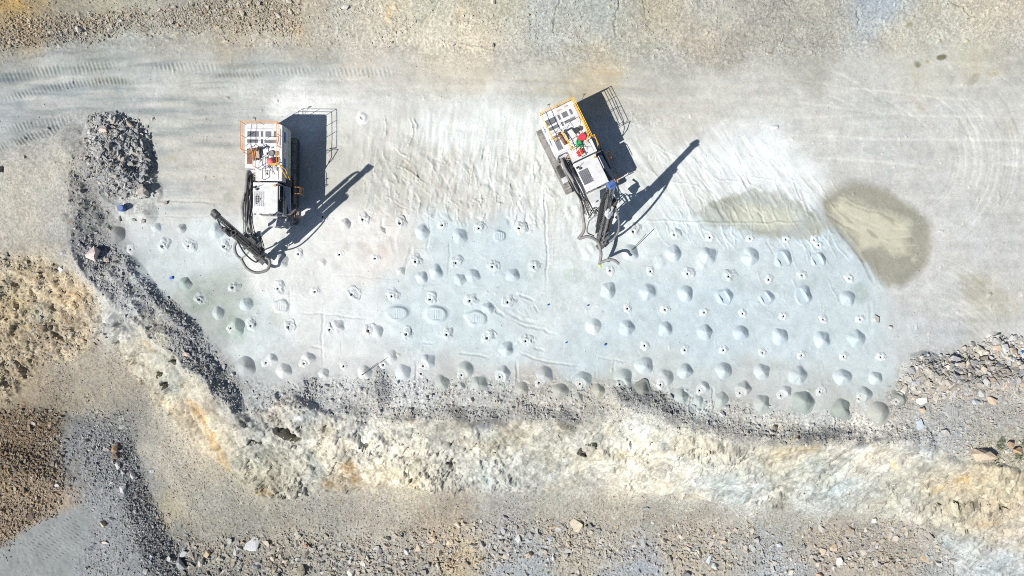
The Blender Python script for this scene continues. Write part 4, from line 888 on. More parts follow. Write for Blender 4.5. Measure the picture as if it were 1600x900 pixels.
# ------------------------------------------------------------------ drill holes with their collars
M_bore = plain('bore_wall', (.035, .033, .03), .95)
def collar_mesh(R, h, kind, seed):
    rs = np.random.RandomState(seed); nr, na = 18, 48
    rb = .072; vs = []; fs = []; q = rs.uniform(0, 90); ox, oy = (.35 * R, .30 * R) if kind == 'm' else (.1 * R, .15 * R)
    for i in range(nr + 1):
        t = (i / nr) ** 1.15
        for j in range(na):
            a = 2 * math.pi * j / na
            r = rb + (R * (1 + .13 * math.sin(2 * a + q) + .07 * math.sin(5 * a + 2 * q)) - rb) * t
            x = r * math.cos(a); y = r * math.sin(a)
            x += ox * t * .6; y += oy * t * .6
            d = min(1.0, t)
            z = h * ((1 - d) ** 1.2) * (1 - .55 * math.exp(-((r - rb) / .06) ** 2))
            vs.append([x, y, z])
    A = np.array(vs)
    t = np.repeat((np.arange(nr + 1) / nr) ** 1.15, na); e = np.clip((1 - t) * 3, 0, 1) * np.clip(t * 8, 0, 1)
    if kind == 'm':
        n = fbm(A[:, 0] * 3.2 + q, A[:, 1] * 3.2, 3, 3) ; lump = np.clip(n * 2.2, -.4, .55)
        A[:, 2] += e * (.075 * lump + .03 * fbm(A[:, 0] * 9 + q, A[:, 1] * 9, 2, 5))
    else:
        A[:, 2] += e * (.03 * fbm(A[:, 0] * 6 + q, A[:, 1] * 6, 3, 3) + .02 * fbm(A[:, 0] * 14 + q, A[:, 1] * 14, 2, 5))
    A[:, 2] = np.where(t > .93, A[:, 2] - (t - .93) * 1.1, A[:, 2])
    A = np.concatenate([np.array([[rb * math.cos(2 * math.pi * j / na), rb * math.sin(2 * math.pi * j / na), -.12] for j in range(na)]), A])
    for i in range(nr + 1):
        for j in range(na):
            k = (j + 1) % na; fs.append((i * na + j, (i + 1) * na + j, (i + 1) * na + k, i * na + k))
    return A, fs
def bore_mesh():
    na = 20; vs = []; fs = []
    for r, z in ((.074, .01), (.074, -1.1)):
        for j in range(na): vs.append((r * math.cos(2 * math.pi * j / na), r * math.sin(2 * math.pi * j / na), z))
    for j in range(na): k = (j + 1) % na; fs.append((j, k, na + k, na + j))
    fs.append(tuple(range(na, 2 * na)))
    me = bpy.data.meshes.new('bore'); me.from_pydata(vs, [], fs); me.materials.append(M_bore); return me
BORE = bore_mesh()
HK = {'m': 'churned mound round a drill hole', 'r': 'drill hole in small white collar', 'p': 'bare dark drill hole'}
for row, L in HOLES.items():
    for n, (u, v, k) in enumerate(sorted(L)):
        sd_ += 1; rr = random.Random(sd_)
        x, y = pw(u, v)
        z = float(np.median([ground_z(x + .3 * math.cos(a), y + .3 * math.sin(a)) for a in np.linspace(0, 6.28, 13)]))
        t = empty('drill_hole', (x, y, z))
        R, h = {'m': (rr.uniform(.46, .58), .17), 'r': (rr.uniform(.30, .40), .13), 'p': (.36, .06)}[k]
        A, fs = collar_mesh(R, h, k, sd_)
        c = mobj('collar', A, fs, M_dust, t, True)
        g = ground_c(x + .5, y - .4) * (1.0 if k == 'm' else 1.08)
        g = g * .6 + lc(*((222, 229, 232) if k == 'm' else (240, 242, 243))) * .4
        c.color = (*[float(q) for q in g], 1)
        b = bpy.data.objects.new('bore', BORE); C.objects.link(b); b.parent = t
        lab = f"{HK[k]}, {ORD[n] if n < len(L) - 1 else 'last'} from left in {row}"
        if len(lab.split()) > 16: lab = lab.replace('small white ', 'white ').replace('the ', '')
        if len(lab.split()) > 16: lab = lab.replace('churned mound round a drill hole', 'churned drill hole mound').replace('from left ', '')
        tag(t, lab, 'drill hole', 'drill holes of the blast pattern')
x, y, z = at(566, 184)
A, fs = cone_mesh(.42, .16, 's', 77); A[:, 2] -= .22 * np.exp(-(A[:, 0] ** 2 + A[:, 1] ** 2) / .012)
o = mobj('dust_heap', A, fs, M_dust, smooth=True); o.location = (x, y, z - .01); o.color = (*[float(q) for q in lc(238, 238, 236)], 1)
tag(o, 'lone small white dust heap with a pit beside the haul road', 'dust heap')

# ------------------------------------------------------------------ rocks
def hull(seed, n=18, flat=.62, el=1.25):
    rs = np.random.RandomState(seed)
    P = rs.normal(size=(n, 3)); P /= np.linalg.norm(P, axis=1)[:, None]
    P *= rs.uniform(.82, 1.0, (n, 1))
    P[:, 2] *= flat; P[:, 0] *= el
    bm = bmesh.new()
    for p in P: bm.verts.new(p)
    r = bmesh.ops.convex_hull(bm, input=bm.verts)
    dead = [e for e in r['geom_interior'] if isinstance(e, bmesh.types.BMVert)]
    bmesh.ops.delete(bm, geom=dead, context='VERTS')
    bmesh.ops.dissolve_limit(bm, angle_limit=.22, verts=bm.verts, edges=bm.edges)
    return bm
def rock_mesh(seed, n=18, flat=.62, el=1.25):
    bm = hull(seed, n, flat, el)
    bmesh.ops.bevel(bm, geom=bm.edges[:], offset=.02, segments=1, affect='EDGES', profile=.5)
    bmesh.ops.triangulate(bm, faces=[f for f in bm.faces if len(f.verts) > 4])
    bmesh.ops.subdivide_edges(bm, edges=bm.edges[:], cuts=1, use_grid_fill=True)
    rs = np.random.RandomState(seed + 1)
    for v in bm.verts:
        v.co += Vector(rs.normal(size=3) * .014)
    me = bpy.data.meshes.new('rock'); bm.to_mesh(me); bm.free(); me.materials.append(M_rock)
    return me
ROCKS = [rock_mesh(300 + i, 9 + i % 5, (.6, .75, .65, .9)[i % 4], (1.1, 1.4, 1.25, 1.7)[i % 4]) for i in range(18)]
TAN = [(200, 188, 170), (190, 180, 166), (212, 202, 186), (186, 176, 162), (210, 188, 160)]
GRY = [(176, 178, 182), (190, 192, 194), (164, 168, 172), (204, 204, 202), (182, 176, 168)]
BRN = [(168, 144, 116), (150, 130, 106), (184, 164, 138), (166, 150, 132), (186, 180, 170)]
MIXC = TAN + GRY
def put_rock(u, v, rad, col, label, group=None, zz=0, seed=None, name='rock', rz=None, mesh=None):
    rr = random.Random(seed if seed is not None else int(u * 1000 + v))
    x, y, z = at(u, v, zz)
    o = bpy.data.objects.new(name, mesh or rr.choice(ROCKS)); C.objects.link(o)
    R = rad * S * (1 - z / CH)
    sc = R * Vector((rr.uniform(.85, 1.0), rr.uniform(.75, 1.0), rr.uniform(.8, 1.15)))
    o.scale = sc; o.rotation_euler = (rr.uniform(-.3, .3), rr.uniform(-.3, .3), rr.uniform(0, 6.28) if rz is None else rz)
    o.location = (x, y, z + R * .28)
    gg = sum(col) / 3; col = [gg + (q - gg) * .75 for q in col]
    o.color = (*[float(q) for q in lc(*col) * rr.uniform(1.0, 1.2)], 1)
    tag(o, label, 'rock' if 'boulder' not in name else 'boulder', group)
    return o
G1 = 'single stones that stand out'
BIG = [  # u, v, radius px, colour, height guess, label, name
 (151, 397, 14, (226, 200, 194), -.2, 'large pink boulder on the dark gravel berm left of the bench', 'boulder'),
 (226, 302, 12, (196, 188, 178), 0, 'large tan grey boulder at the lower right corner of the rubble pile', 'boulder'),
 (1531, 711, 15, (226, 202, 170), -.3, 'big cracked cream boulder near the right edge above the face', 'boulder'),
 (900, 820, 10, (214, 200, 172), -8.5, 'large wedge-shaped tan boulder alone on the debris slope', 'boulder'),
 (1108, 873, 8, (200, 210, 220), -9.6, 'pale blue block among tan stones at the debris foot', 'boulder'),
 (1588, 704, 8, (216, 172, 128), -.3, 'orange brown rock beside green weeds at the right edge', 'rock'),
 (1577, 695, 6, (206, 166, 132), -.3, 'smaller rusty rock touching the orange one near weeds', 'rock'),
 (1573, 705, 5, (236, 236, 228), -.3, 'bright white stone left of the orange rock', 'rock'),
 (1599, 712, 5, (206, 190, 182), -.3, 'pinkish rock cut by the right edge below weeds', 'rock'),
 (258, 316, 4.5, (196, 184, 170), 0, 'oval tan rock alone just right of the rubble pile', 'rock'),
 (223, 345, 5, (214, 206, 190), 0, 'flat cream rock above the top left cones', 'rock'),
 (207, 344, 4, (206, 204, 200), 0, 'small pale rock left of the flat cream rock', 'rock'),
 (163, 204, 8, (216, 196, 182), 1, 'pinkish slab on the upper part of the rubble pile', 'rock'),
 (142, 206, 6, (206, 210, 218), .5, 'pale bluish oval rock on the left of the rubble pile', 'rock'),
 (178, 188, 6, (186, 182, 174), .8, 'blocky grey rock at the top of the rubble pile', 'rock'),
 (167, 189, 5, (206, 200, 186), .8, 'cream rock left of the blocky grey one', 'rock'),
 (294, 553, 5, (232, 208, 192), -.2, 'pinkish oval rock on the left bench edge', 'rock'),
 (119, 42, 7, (198, 194, 188), .5, 'grey wedge rock in the upper left rubble', 'rock'),
 (189, 32, 4.5, (190, 200, 206), .8, 'bluish grey rock at the foot of the upper left slope', 'rock'),
 (62, 56, 4, (150, 144, 140), .3, 'dark grey rock at the road edge top left', 'rock'),
 (405, 3, 5, (176, 172, 164), 2, 'grey rock cut by the top edge', 'rock'),
 (540, 12, 4.5, (214, 210, 200), 1.5, 'pale flat rock lone in the upper slope', 'rock'),
 (437, 25, 4, (206, 196, 176), 1.5, 'tan rock in the brown gravel near the top', 'rock'),
 (770, 3, 5, (226, 216, 202), 1, 'pale pink slab at the top edge left of centre', 'rock'),
 (709, 68, 3.5, (196, 194, 188), 0, 'grey rock on the graded edge of the haul road', 'rock'),
 (771, 71, 3, (150, 148, 144), 0, 'dark stone at the end of the graded edge', 'rock'),
 (239, 186, 2.2, (200, 196, 188), 0, 'small dark-shadowed stone alone on the road right of the pile', 'rock'),
 (1410, 605, 7, (214, 202, 184), 0, 'tall narrow tan rock right of the last cones', 'rock'),
 (1439, 626, 7, (236, 232, 222), 0, 'flat white rock right of the dark green cone', 'rock'),
 (1427, 622, 6, (206, 190, 170), 0, 'tan rock left of the flat white rock', 'rock'),
 (1440, 640, 6, (210, 186, 156), 0, 'orange tan slab below the flat white rock', 'rock'),
 (1435, 664, 7, (186, 200, 216), 0, 'blue grey rock above the right end of the face', 'rock'),
 (1475, 675, 7, (206, 202, 196), 0, 'round grey rock with black shadow under the disc mound', 'rock'),
 (1548, 624, 8, (212, 190, 158), 0, 'lone tan boulder below the right rubble windrow', 'boulder'),
 (1524, 629, 7, (190, 200, 210), 0, 'flat blue grey rock left of the lone tan boulder', 'rock'),
 (1532, 614, 6, (196, 192, 186), 0, 'round grey rock above the flat blue grey one', 'rock'),
 (1572, 597, 9, (210, 190, 172), .4, 'large rounded tan boulder in the right rubble windrow', 'boulder'),
 (1535, 577, 7, (216, 190, 156), .5, 'orange tan rock near the centre of the right windrow', 'rock'),
 (1529, 548, 8, (206, 200, 180), .2, 'triangular cream rock on top of the right windrow', 'rock'),
 (1494, 569, 6, (220, 222, 220), .3, 'square white rock in the left part of the windrow', 'rock'),
 (1485, 605, 7, (196, 186, 172), .4, 'wide tan rock at the lower edge of the windrow', 'rock'),
 (1556, 533, 6, (206, 206, 200), .1, 'pale rock at the upper tip of the windrow', 'rock'),
 (1580, 548, 6, (214, 186, 158), .1, 'orange rock above the right end of the windrow', 'rock'),
 (1507, 543, 5, (208, 190, 162), .1, 'tan rock at the upper left of the windrow', 'rock'),
 (1368, 500, 6, (214, 212, 206), 0, 'flat pale slab at the right end of the hole pattern', 'rock'),
 (1391, 511, 4, (210, 204, 198), 0, 'small pale rock near the right edge of the dust', 'rock'),
 (860, 841, 6, (180, 186, 194), -9, 'dark shadowed blue grey rock left of the tan wedge boulder', 'rock'),
 (826, 866, 6, (212, 192, 164), -9.4, 'tan rock on the lower road left of centre', 'rock'),
 (877, 856, 6, (170, 164, 156), -9.3, 'brown grey rock on the lower debris right of it', 'rock'),
 (850, 860, 4.5, (190, 180, 164), -9.3, 'small tan rock between two larger ones on the lower road', 'rock'),
 (871, 826, 5, (196, 194, 190), -8.8, 'grey rock just left of the tan wedge boulder', 'rock'),
 (1046, 873, 6, (176, 170, 162), -9.6, 'rock with black shadow left of the pale blue block', 'rock'),
 (1116, 884, 6, (196, 206, 204), -9.7, 'pale green grey rock under the pale blue block', 'rock'),
 (1165, 854, 6, (198, 190, 178), -9.3, 'rock with black shadow right of the pale blue block', 'rock'),
 (1130, 845, 7, (206, 186, 160), -9, 'long tan slab above the pale blue block', 'rock'),
 (855, 882, 4, (206, 196, 184), -9.8, 'pinkish stone on the grey lower road', 'rock'),
 (904, 893, 3.5, (200, 196, 186), -10, 'small pale stone at the bottom edge centre', 'rock'),
 (939, 893, 3.5, (196, 190, 180), -10, 'small grey stone at the bottom edge right of centre', 'rock'),
 (1070, 898, 8, (140, 144, 150), -10, 'dark flat rock cut by the bottom edge', 'rock'),
 (1285, 858, 9, (214, 196, 168), -9.2, 'left one of the two joined tan boulders lower right', 'boulder'),
 (1302, 855, 9, (222, 196, 166), -9.2, 'right one of the two joined tan boulders lower right', 'boulder'),
 (1312, 876, 7, (228, 216, 204), -9.7, 'pinkish white rock with long shadow under the joined boulders', 'rock'),
 (1277, 880, 6, (210, 196, 180), -9.8, 'tan rock left of the pinkish white rock', 'rock'),
 (1302, 886, 5, (206, 204, 200), -9.9, 'grey stone under the pinkish white rock', 'rock'),
 (1289, 888, 4, (206, 176, 150), -9.9, 'reddish stone left of the grey one lower right', 'rock'),
 (1234, 894, 5, (214, 204, 190), -10, 'pale rock near the bottom edge lower right', 'rock'),
 (1207, 879, 5.5, (200, 196, 190), -9.8, 'grey rock with shadow on the lower right floor', 'rock'),
 (1279, 898, 5, (212, 180, 146), -10, 'orange stone cut by the bottom edge lower right', 'rock'),
 (1216, 850, 6, (206, 214, 220), -9.2, 'long pale grey slab on the lower right debris', 'rock'),
 (1365, 813, 6, (222, 216, 206), -7.8, 'white block under the bluish streak of the face', 'rock'),
 (1445, 873, 6, (206, 176, 130), -9.5, 'orange rock at the far right of the debris foot', 'rock'),
 (1367, 880, 6, (204, 196, 180), -9.6, 'tan rock at the debris foot below the white block', 'rock'),
 (193, 764, 7, (210, 212, 216), -8.4, 'pale grey round boulder alone on the lower left gravel', 'boulder'),
 (163, 818, 7.5, (206, 184, 152), -8.6, 'tan boulder alone near the lower left grey floor', 'boulder'),
 (175, 811, 4, (176, 178, 182), -8.6, 'narrow grey rock right of the lower left tan boulder', 'rock'),
 (165, 848, 4, (214, 208, 200), -8.7, 'small whitish stone below the lower left tan boulder', 'rock'),
 (185, 727, 5, (228, 224, 214), -8.2, 'white stone in the cluster above the pale grey boulder', 'rock'),
 (182, 700, 7, (170, 138, 106), -8.0, 'rusty brown rock in the dark gravel lower left', 'rock'),
 (180, 713, 6, (156, 136, 116), -8.1, 'dark brown rock under the rusty brown one', 'rock'),
 (208, 742, 4, (204, 206, 208), -8.8, 'small pale block beside the dark gully', 'rock'),
 (238, 735, 4, (220, 224, 226), -8, 'white stone alone on the tan debris right of the gully', 'rock'),
 (89, 757, 4, (226, 220, 212), -8, 'white stone on the brown rubble lower left', 'rock'),
 (50, 805, 7, (122, 104, 90), -8.8, 'long dark brown rock at the foot of the brown rubble', 'rock'),
 (287, 864, 7, (206, 210, 212), -9.5, 'upper grey boulder of the pair at the foot of the left debris', 'boulder'),
 (281, 880, 9, (196, 200, 202), -9.7, 'long light grey boulder below its round neighbour lower left', 'boulder'),
 (314, 878, 6, (206, 200, 186), -9.6, 'cream rock right of the pair of grey boulders', 'rock'),
 (326, 866, 6.5, (206, 180, 136), -9.4, 'round ochre boulder right of the grey pair', 'boulder'),
 (396, 849, 11, (222, 224, 226), -9.2, 'long white grey boulder on the lower debris left of centre', 'boulder'),
 (380, 868, 4, (150, 150, 154), -9.4, 'dark stone under the long white grey boulder', 'rock'),
 (636, 861, 6, (204, 208, 210), -9.3, 'pale upright boulder beside a black hollow bottom centre', 'boulder'),
 (567, 878, 6, (220, 212, 198), -9.6, 'cream boulder at the bottom left of centre', 'boulder'),
 (470, 890, 11, (176, 166, 146), -9.9, 'large brown grey rock cut near the bottom edge', 'boulder'),
 (546, 876, 6, (196, 198, 200), -9.6, 'grey rock left of the cream boulder', 'rock'),
 (550, 894, 8, (222, 210, 200), -9.9, 'long pinkish slab at the bottom edge', 'rock'),
 (446, 875, 5, (214, 196, 164), -9.6, 'ochre rock above the large brown grey one', 'rock'),
 (466, 874, 5, (200, 206, 212), -9.6, 'bluish white rock right of the ochre rock', 'rock'),
 (507, 869, 6, (160, 156, 150), -9.5, 'dark grey rock in the bottom left debris', 'rock'),
 (480, 853, 3.5, (226, 150, 96), -9.2, 'small bright orange stone in the lower debris', 'rock'),
 (703, 847, 6, (226, 206, 176), -8.8, 'light ochre rock in the yellow debris patch', 'rock'),
 (766, 854, 4.5, (206, 206, 206), -9.2, 'grey rock right of the yellow debris patch', 'rock'),
 (788, 808, 4.5, (176, 180, 188), -7.9, 'bluish upright rock on the debris below the face', 'rock'),
 (752, 815, 3.5, (230, 230, 226), -8, 'small white rock on the debris below the face', 'rock'),
 (1010, 795, 5, (170, 174, 180), -7.7, 'grey upright rock below the face right of centre', 'rock'),
 (1020, 815, 3.5, (216, 212, 206), -8.2, 'pale stone with dark shadow under the upright grey rock', 'rock'),
 (1, 264, 6, (120, 118, 116), -1, 'dark rock cut by the left edge', 'rock'),
 (38, 246, 4, (206, 198, 184), -.3, 'cream stone on the slope below the haul road', 'rock'),
 (188, 562 - 220, 4.5, (170, 160, 150), 0, 'brown rock over the grey heart-shaped cone', 'rock'),
 (168, 406, 5, (190, 184, 166), 0, 'round cream rock right of the pink boulder', 'rock'),
 (108, 348, 4, (176, 152, 130), -.4, 'brown stone on the left slope edge', 'rock'),
 (100, 396, 5, (208, 208, 206), -.7, 'pale jagged rock on the left slope', 'rock'),
 (96, 423, 5, (220, 220, 218), -1.2, 'white blocky rock over the ochre outcrop', 'rock'),
 (1128, 647, 6, (206, 206, 214), -.2, 'pale lilac rock under the bottom row of cones', 'rock'),
 (1210, 668, 6, (140, 128, 118), -.2, 'dark brown rock over the pale face', 'rock'),
]
SH = bpy.data.meshes  # shared rock meshes
for (u, v, r, c, z, lab, nm) in BIG:
    put_rock(u, v, r * 1.12, c, lab, None, z, name=nm)
LAND = [(151,397,'the large pink boulder'),(193,326,'the blue drum'),(226,302,'the tan grey corner boulder'),(163,204,'the pinkish slab'),(142,206,'the pale oval rock'),(178,188,'the blocky grey rock'),(184,366,'the heart-shaped grey cone'),(294,553,'the pinkish edge rock'),
 (1531,711,'the big cracked boulder'),(1588,704,'the orange brown rock'),(1410,605,'the tall narrow tan rock'),(1439,626,'the flat white rock'),(1435,664,'the blue grey rock'),(1487,643,'the flattened grey disc mound'),(1548,624,'the lone tan boulder'),(1572,597,'the rounded windrow boulder'),
 (1535,577,'the orange windrow rock'),(1529,548,'the triangular cream rock'),(1494,569,'the square white rock'),(1485,605,'the wide tan rock'),(1556,533,'the windrow tip rock'),(900,820,'the wedge-shaped boulder'),(1108,873,'the pale blue block'),(1302,855,'the two joined boulders'),
 (1365,813,'the white block'),(1216,850,'the long pale slab'),(826,866,'the tan road rock'),(860,841,'the blue grey debris rock'),(1010,795,'the upright grey rock'),(193,764,'the pale round boulder'),(163,818,'the lower left tan boulder'),(182,700,'the rusty rock'),(185,727,'the white cluster stone'),
 (50,805,'the long dark brown rock'),(89,757,'the white stone on brown rubble'),(281,880,'the pair of grey boulders'),(326,866,'the round ochre boulder'),(396,849,'the long white grey boulder'),(636,861,'the pale upright boulder'),(567,878,'the cream boulder'),(470,890,'the large brown grey rock'),
 (703,847,'the light ochre rock'),(766,854,'the grey rock by yellow debris'),(119,42,'the grey wedge rock'),(189,32,'the bluish slope rock'),(405,3,'the rock at the top edge'),(437,25,'the tan rock in gravel'),(62,56,'the dark road edge rock'),(385,572,'the big corner cone'),(1372,643,'the big bluish bottom cone'),
 (1254,627,'the dark green cone'),(1128,647,'the pale lilac rock'),(1002,609,'the green cone at the dark gravel'),(875,611,'the round green cone'),(749,600,'the low green cone'),(570,582,'the cone with the rod'),(480,853,'the small orange stone'),(1445,873,'the far right orange rock'),(8,262,'the left edge rock'),(250,30,'the upper left slope'),(310,25,'the pebbly upper slope'),(20,740,'the brown ridge'),(240,860,'the black gully')]
USED = set()
def place_label(u, v, r, col, noun):
    sz = 'small' if r < 3.1 else ('medium' if r < 4.3 else 'large')
    g = sum(col) / 3; warm = col[0] - col[2]
    cn_ = 'tan' if warm > 34 else ('brownish' if g < 168 and warm > 15 else ('buff' if warm > 15 else ('dark grey' if g < 150 else ('whitish' if g > 200 else ('bluish grey' if warm < -4 else 'grey')))))
    for (lu, lv, ln) in sorted(LAND, key=lambda q: (q[0] - u) ** 2 + (q[1] - v) ** 2)[:5]:
        du, dv = u - lu, lv - v; d = math.hypot(du, dv)
        a = math.degrees(math.atan2(dv, du)) % 360
        dr = ['right of', 'upper right of', 'above', 'upper left of', 'left of', 'lower left of', 'below', 'lower right of'][int((a + 22.5) // 45) % 8]
        for pre in (('close' if d < 22 else 'a little way' if d < 60 else 'well'),):
            lab = f"{sz} {cn_} {noun} {pre} {dr} {ln}"
            if len(lab.split()) <= 16 and lab not in USED:
                USED.add(lab); return lab
    return None
# the largest stones of each heap, one by one
def in_poly(names, n, rmin, rmax, cols, label, group, zz, seed, excl=(), bias=1.8):
    rr = random.Random(seed); k = 0; tries = 0
    pts = [p for nm in names for p in POLY[nm]]
    u0, u1 = max(-5, min(p[0] for p in pts)), min(1605, max(p[0] for p in pts)); v0, v1 = max(-5, min(p[1] for p in pts)), min(905, max(p[1] for p in pts))
    used = []
    while k < n and tries < n * 60:
        tries += 1
        u = rr.uniform(u0, u1); v = rr.uniform(v0, v1)
        s = max(float(msample(SD[nm], np.float64(u), np.float64(v))) for nm in names)
        if s < 2 or any(float(msample(SD[e], np.float64(u), np.float64(v))) > 0 for e in excl): continue
        if any((u - a) ** 2 + (v - b) ** 2 < 36 for a, b in used): continue
        used.append((u, v))
        r = rmin + (rmax - rmin) * rr.random() ** bias
        z = zz if not callable(zz) else zz(u, v)
        col = rr.choice(cols); put_rock(u, v, r, col, place_label(u, v, r, col, 'stone') or label, group, z, seed=seed * 100 + k); k += 1
POLY['toe'] = [(270, 840), (330, 850), (420, 832), (560, 845), (700, 826), (820, 810), (960, 830), (1100, 822), (1300, 825), (1400, 815), (1490, 845), (1490, 890), (1380, 885), (1150, 880), (950, 868), (800, 872), (700, 900), (280, 905)]
POLY['tl'] = [(-5, 20), (60, 25), (130, 20), (300, 5), (470, -5), (470, 45), (350, 44), (220, 45), (130, 55), (60, 66), (-5, 80)]
POLY['brown'] = [(-5, 640), (95, 640), (100, 740), (85, 800), (-5, 855)]
POLY['gully'] = [(130, 640), (200, 640), (215, 740), (250, 830), (285, 905), (225, 905), (190, 780), (130, 720)]
for k_ in ('toe', 'tl', 'brown', 'gully'): SD[k_] = polysd(POLY[k_])
in_poly(['right_rubble'], 46, 4, 8.5, MIXC + [(222, 208, 190)], 'broken tan or grey rock in the right rubble windrow', 'rocks of the right rubble windrow', 0, 21, bias=1.3)
in_poly(['pile'], 34, 3.2, 7.5, GRY + [(200, 184, 168)], 'broken grey rock in the shadowed pile beside the road', 'rocks of the pile beside the haul road', .5, 22)
in_poly(['toe'], 50, 3.6, 8, MIXC, 'angular stone in the debris along the foot of the face', 'stones at the foot of the face', -9.2, 23)
in_poly(['tl'], 24, 3, 6, TAN + BRN, 'tan stone in the rubble at the top left', 'stones of the top left rubble', .6, 24)
in_poly(['brown'], 14, 3, 6, BRN, 'brown stone in the rust-coloured rubble lower left', 'stones of the brown rubble', -8, 25)
in_poly(['gully'], 16, 3, 6, GRY + [(120, 122, 126)], 'grey stone in the dark gully lower left', 'stones of the dark gully', -8.8, 26)
in_poly(['berm'], 26, 2.6, 5, GRY, 'grey stone on the loose edge of the bench', 'stones along the bench edge', -.1, 27, ('dust',))

# loose rubble too numerous to count
def rubble():
    protos = []
    for i in range(20):
        bm = hull(900 + i, 8 + i % 4, .65, 1.3); bmesh.ops.triangulate(bm, faces=bm.faces[:])
        bm.verts.ensure_lookup_table()
        protos.append((np.array([v.co[:] for v in bm.verts]), np.array([[v.index for v in f.verts] for f in bm.faces]))); bm.free()
    rs = np.random.RandomState(4)
    V_, F_, K_ = [], [], []; nv = 0
    specs = [  # patch, count, smallest and largest radius (m), colours, height guess, clumping
     ('right_rubble', 2600, .07, .36, MIXC, .2, .3), ('pile', 3600, .05, .28, GRY, .6, .2), ('berm', 9000, .03, .14, GRY, -.1, .5), ('toe', 8000, .06, .42, MIXC, -9.2, .5), ('tl', 6500, .04, .17, TAN + BRN, .8, .3),
     ('brown', 6500, .05, .22, BRN, -8, .1), ('gully', 5000, .04, .18, GRY + [(90, 92, 96)], -8.8, .3), ('grey_gravel', 4500, .03, .13, GRY, -8.6, .3), ('gravel_fine', 9000, .03, .11, TAN + GRY, -7.5, .7), ('rubble', 9000, .04, .24, MIXC, -8.8, .5),
     ('right_gravel', 5200, .03, .15, MIXC, -.1, .5), ('topslope', 11000, .025, .11, MIXC, .6, .8), ('road', 1500, .02, .06, GRY, 0, 1), ('dust', 1500, .018, .05, [(190, 190, 188), (160, 160, 160)], 0, 1.6),
     ('outcrop', 3600, .04, .22, TAN + GRY, -3, .6), ('cliff', 1600, .04, .16, TAN, -4, 1), ('floor_left', 60, .02, .06, GRY, -9, 1)]
    for q in (1, 2, 3, 4, 5, 6, 7): specs.append(('dg%d' % q, 1000 if q < 3 else 420, .035, .16, [(168, 168, 168), (150, 152, 156), (186, 182, 176)], -.1, .1))
    for q in (8, 10): specs.append(('dg%d' % q, 2000, .035, .17, [(176, 178, 182), (158, 160, 166), (196, 194, 190)], -.1, .2))
    specs.append(('dg11', 1500, .08, .38, MIXC, .2, .1))
    for nm, n, r0, r1, cols, zz, cl in specs:
        pts = POLY[nm]; u0, u1 = max(-40, min(p[0] for p in pts)), min(1640, max(p[0] for p in pts)); v0, v1 = max(-40, min(p[1] for p in pts)), min(940, max(p[1] for p in pts))
        m = n * 8; u = rs.uniform(u0, u1, m); v = rs.uniform(v0, v1, m)
        uw = u + 14 * fbm(u * .03, v * .03, 3, 1); vw = v + 14 * fbm(u * .03 + 9, v * .03, 3, 2)
        ok = msample(SD[nm], uw, vw) > rs.uniform(-10, 8, m)
        ok &= rs.rand(m) < np.clip(.75 - .25 * cl + 1.5 * cl * fbm(u * .03, v * .03, 3, 5), .03, 1)
        if nm not in ('dust', 'road', 'dg1', 'dg2', 'dg3', 'dg4', 'dg5', 'dg6', 'dg7'):
            ok &= msample(SD['dust'], u, v) < rs.uniform(-8, 6, m)
        u = u[ok][:n]; v = v[ok][:n]; m = len(u)
        z = np.full(m, float(zz))
        for _ in range(4):
            f = S * (1 - z / CH); x = (u - 800) * f; y = (450 - v) * f
            z = bil(Zc, (x - cx[0]) / DX, (y - cy[0]) / DX)
        ok = z > -11.5; x, y, z = x[ok], y[ok], z[ok]; m = len(x)
        r = r0 * (1 - rs.rand(m) * (1 - (r0 / r1) ** 2.1)) ** (-1 / 2.1)
        gi = np.clip(((x - cx[0]) / DX).astype(int), 0, len(cx) - 1); gj = np.clip(((y - cy[0]) / DX).astype(int), 0, len(cy) - 1)
        g = COLR[gj, gi]; cc = lc(*np.array(cols, float).T).T if False else (lin(np.array(cols, float)) / KALB)[rs.randint(0, len(cols), m)]
        col = (cc * .5 + g * .56) * rs.uniform(.78, 1.25, (m, 1))
        pi_ = rs.randint(0, len(protos), m)
        a = rs.uniform(0, 6.28, m); t = rs.uniform(-.6, .6, m); s1 = rs.uniform(.65, 1, m); s2 = rs.uniform(.6, 1.15, m)
        for k, (P, Fc) in enumerate(protos):
            w = pi_ == k; c_ = int(w.sum())
            if not c_: continue
            Q = P[None] * r[w, None, None] * np.stack([np.ones(c_), s1[w], s2[w]], -1)[:, None]
            ct, st_, ca, sa = np.cos(t[w])[:, None], np.sin(t[w])[:, None], np.cos(a[w])[:, None], np.sin(a[w])[:, None]
            qx, qy, qz = Q[..., 0], Q[..., 1] * ct - Q[..., 2] * st_, Q[..., 1] * st_ + Q[..., 2] * ct
            Q = np.stack([qx * ca - qy * sa + x[w, None], qx * sa + qy * ca + y[w, None], qz + (z[w] + r[w] * .28)[:, None]], -1)
            V_.append(Q.reshape(-1, 3)); F_.append((Fc[None] + (nv + np.arange(c_) * len(P))[:, None, None]).reshape(-1, 3)); nv += c_ * len(P)
            K_.append(np.repeat(col[w], len(P), 0))
    V_ = np.concatenate(V_).astype(np.float32); F_ = np.concatenate(F_).astype(np.int32); K_ = np.concatenate(K_)
    me = bpy.data.meshes.new('loose_rubble')
    me.vertices.add(len(V_)); me.vertices.foreach_set('co', V_.ravel())
    me.loops.add(F_.size); me.loops.foreach_set('vertex_index', F_.ravel())
    me.polygons.add(len(F_)); me.polygons.foreach_set('loop_start', np.arange(0, F_.size, 3, dtype=np.int32))
    ca = me.color_attributes.new('Col', 'FLOAT_COLOR', 'POINT')
    ca.data.foreach_set('color', np.concatenate([K_, np.ones((len(K_), 1))], 1).astype(np.float32).ravel())
    me.update(); me.shade_flat(); me.materials.append(M_rubble)
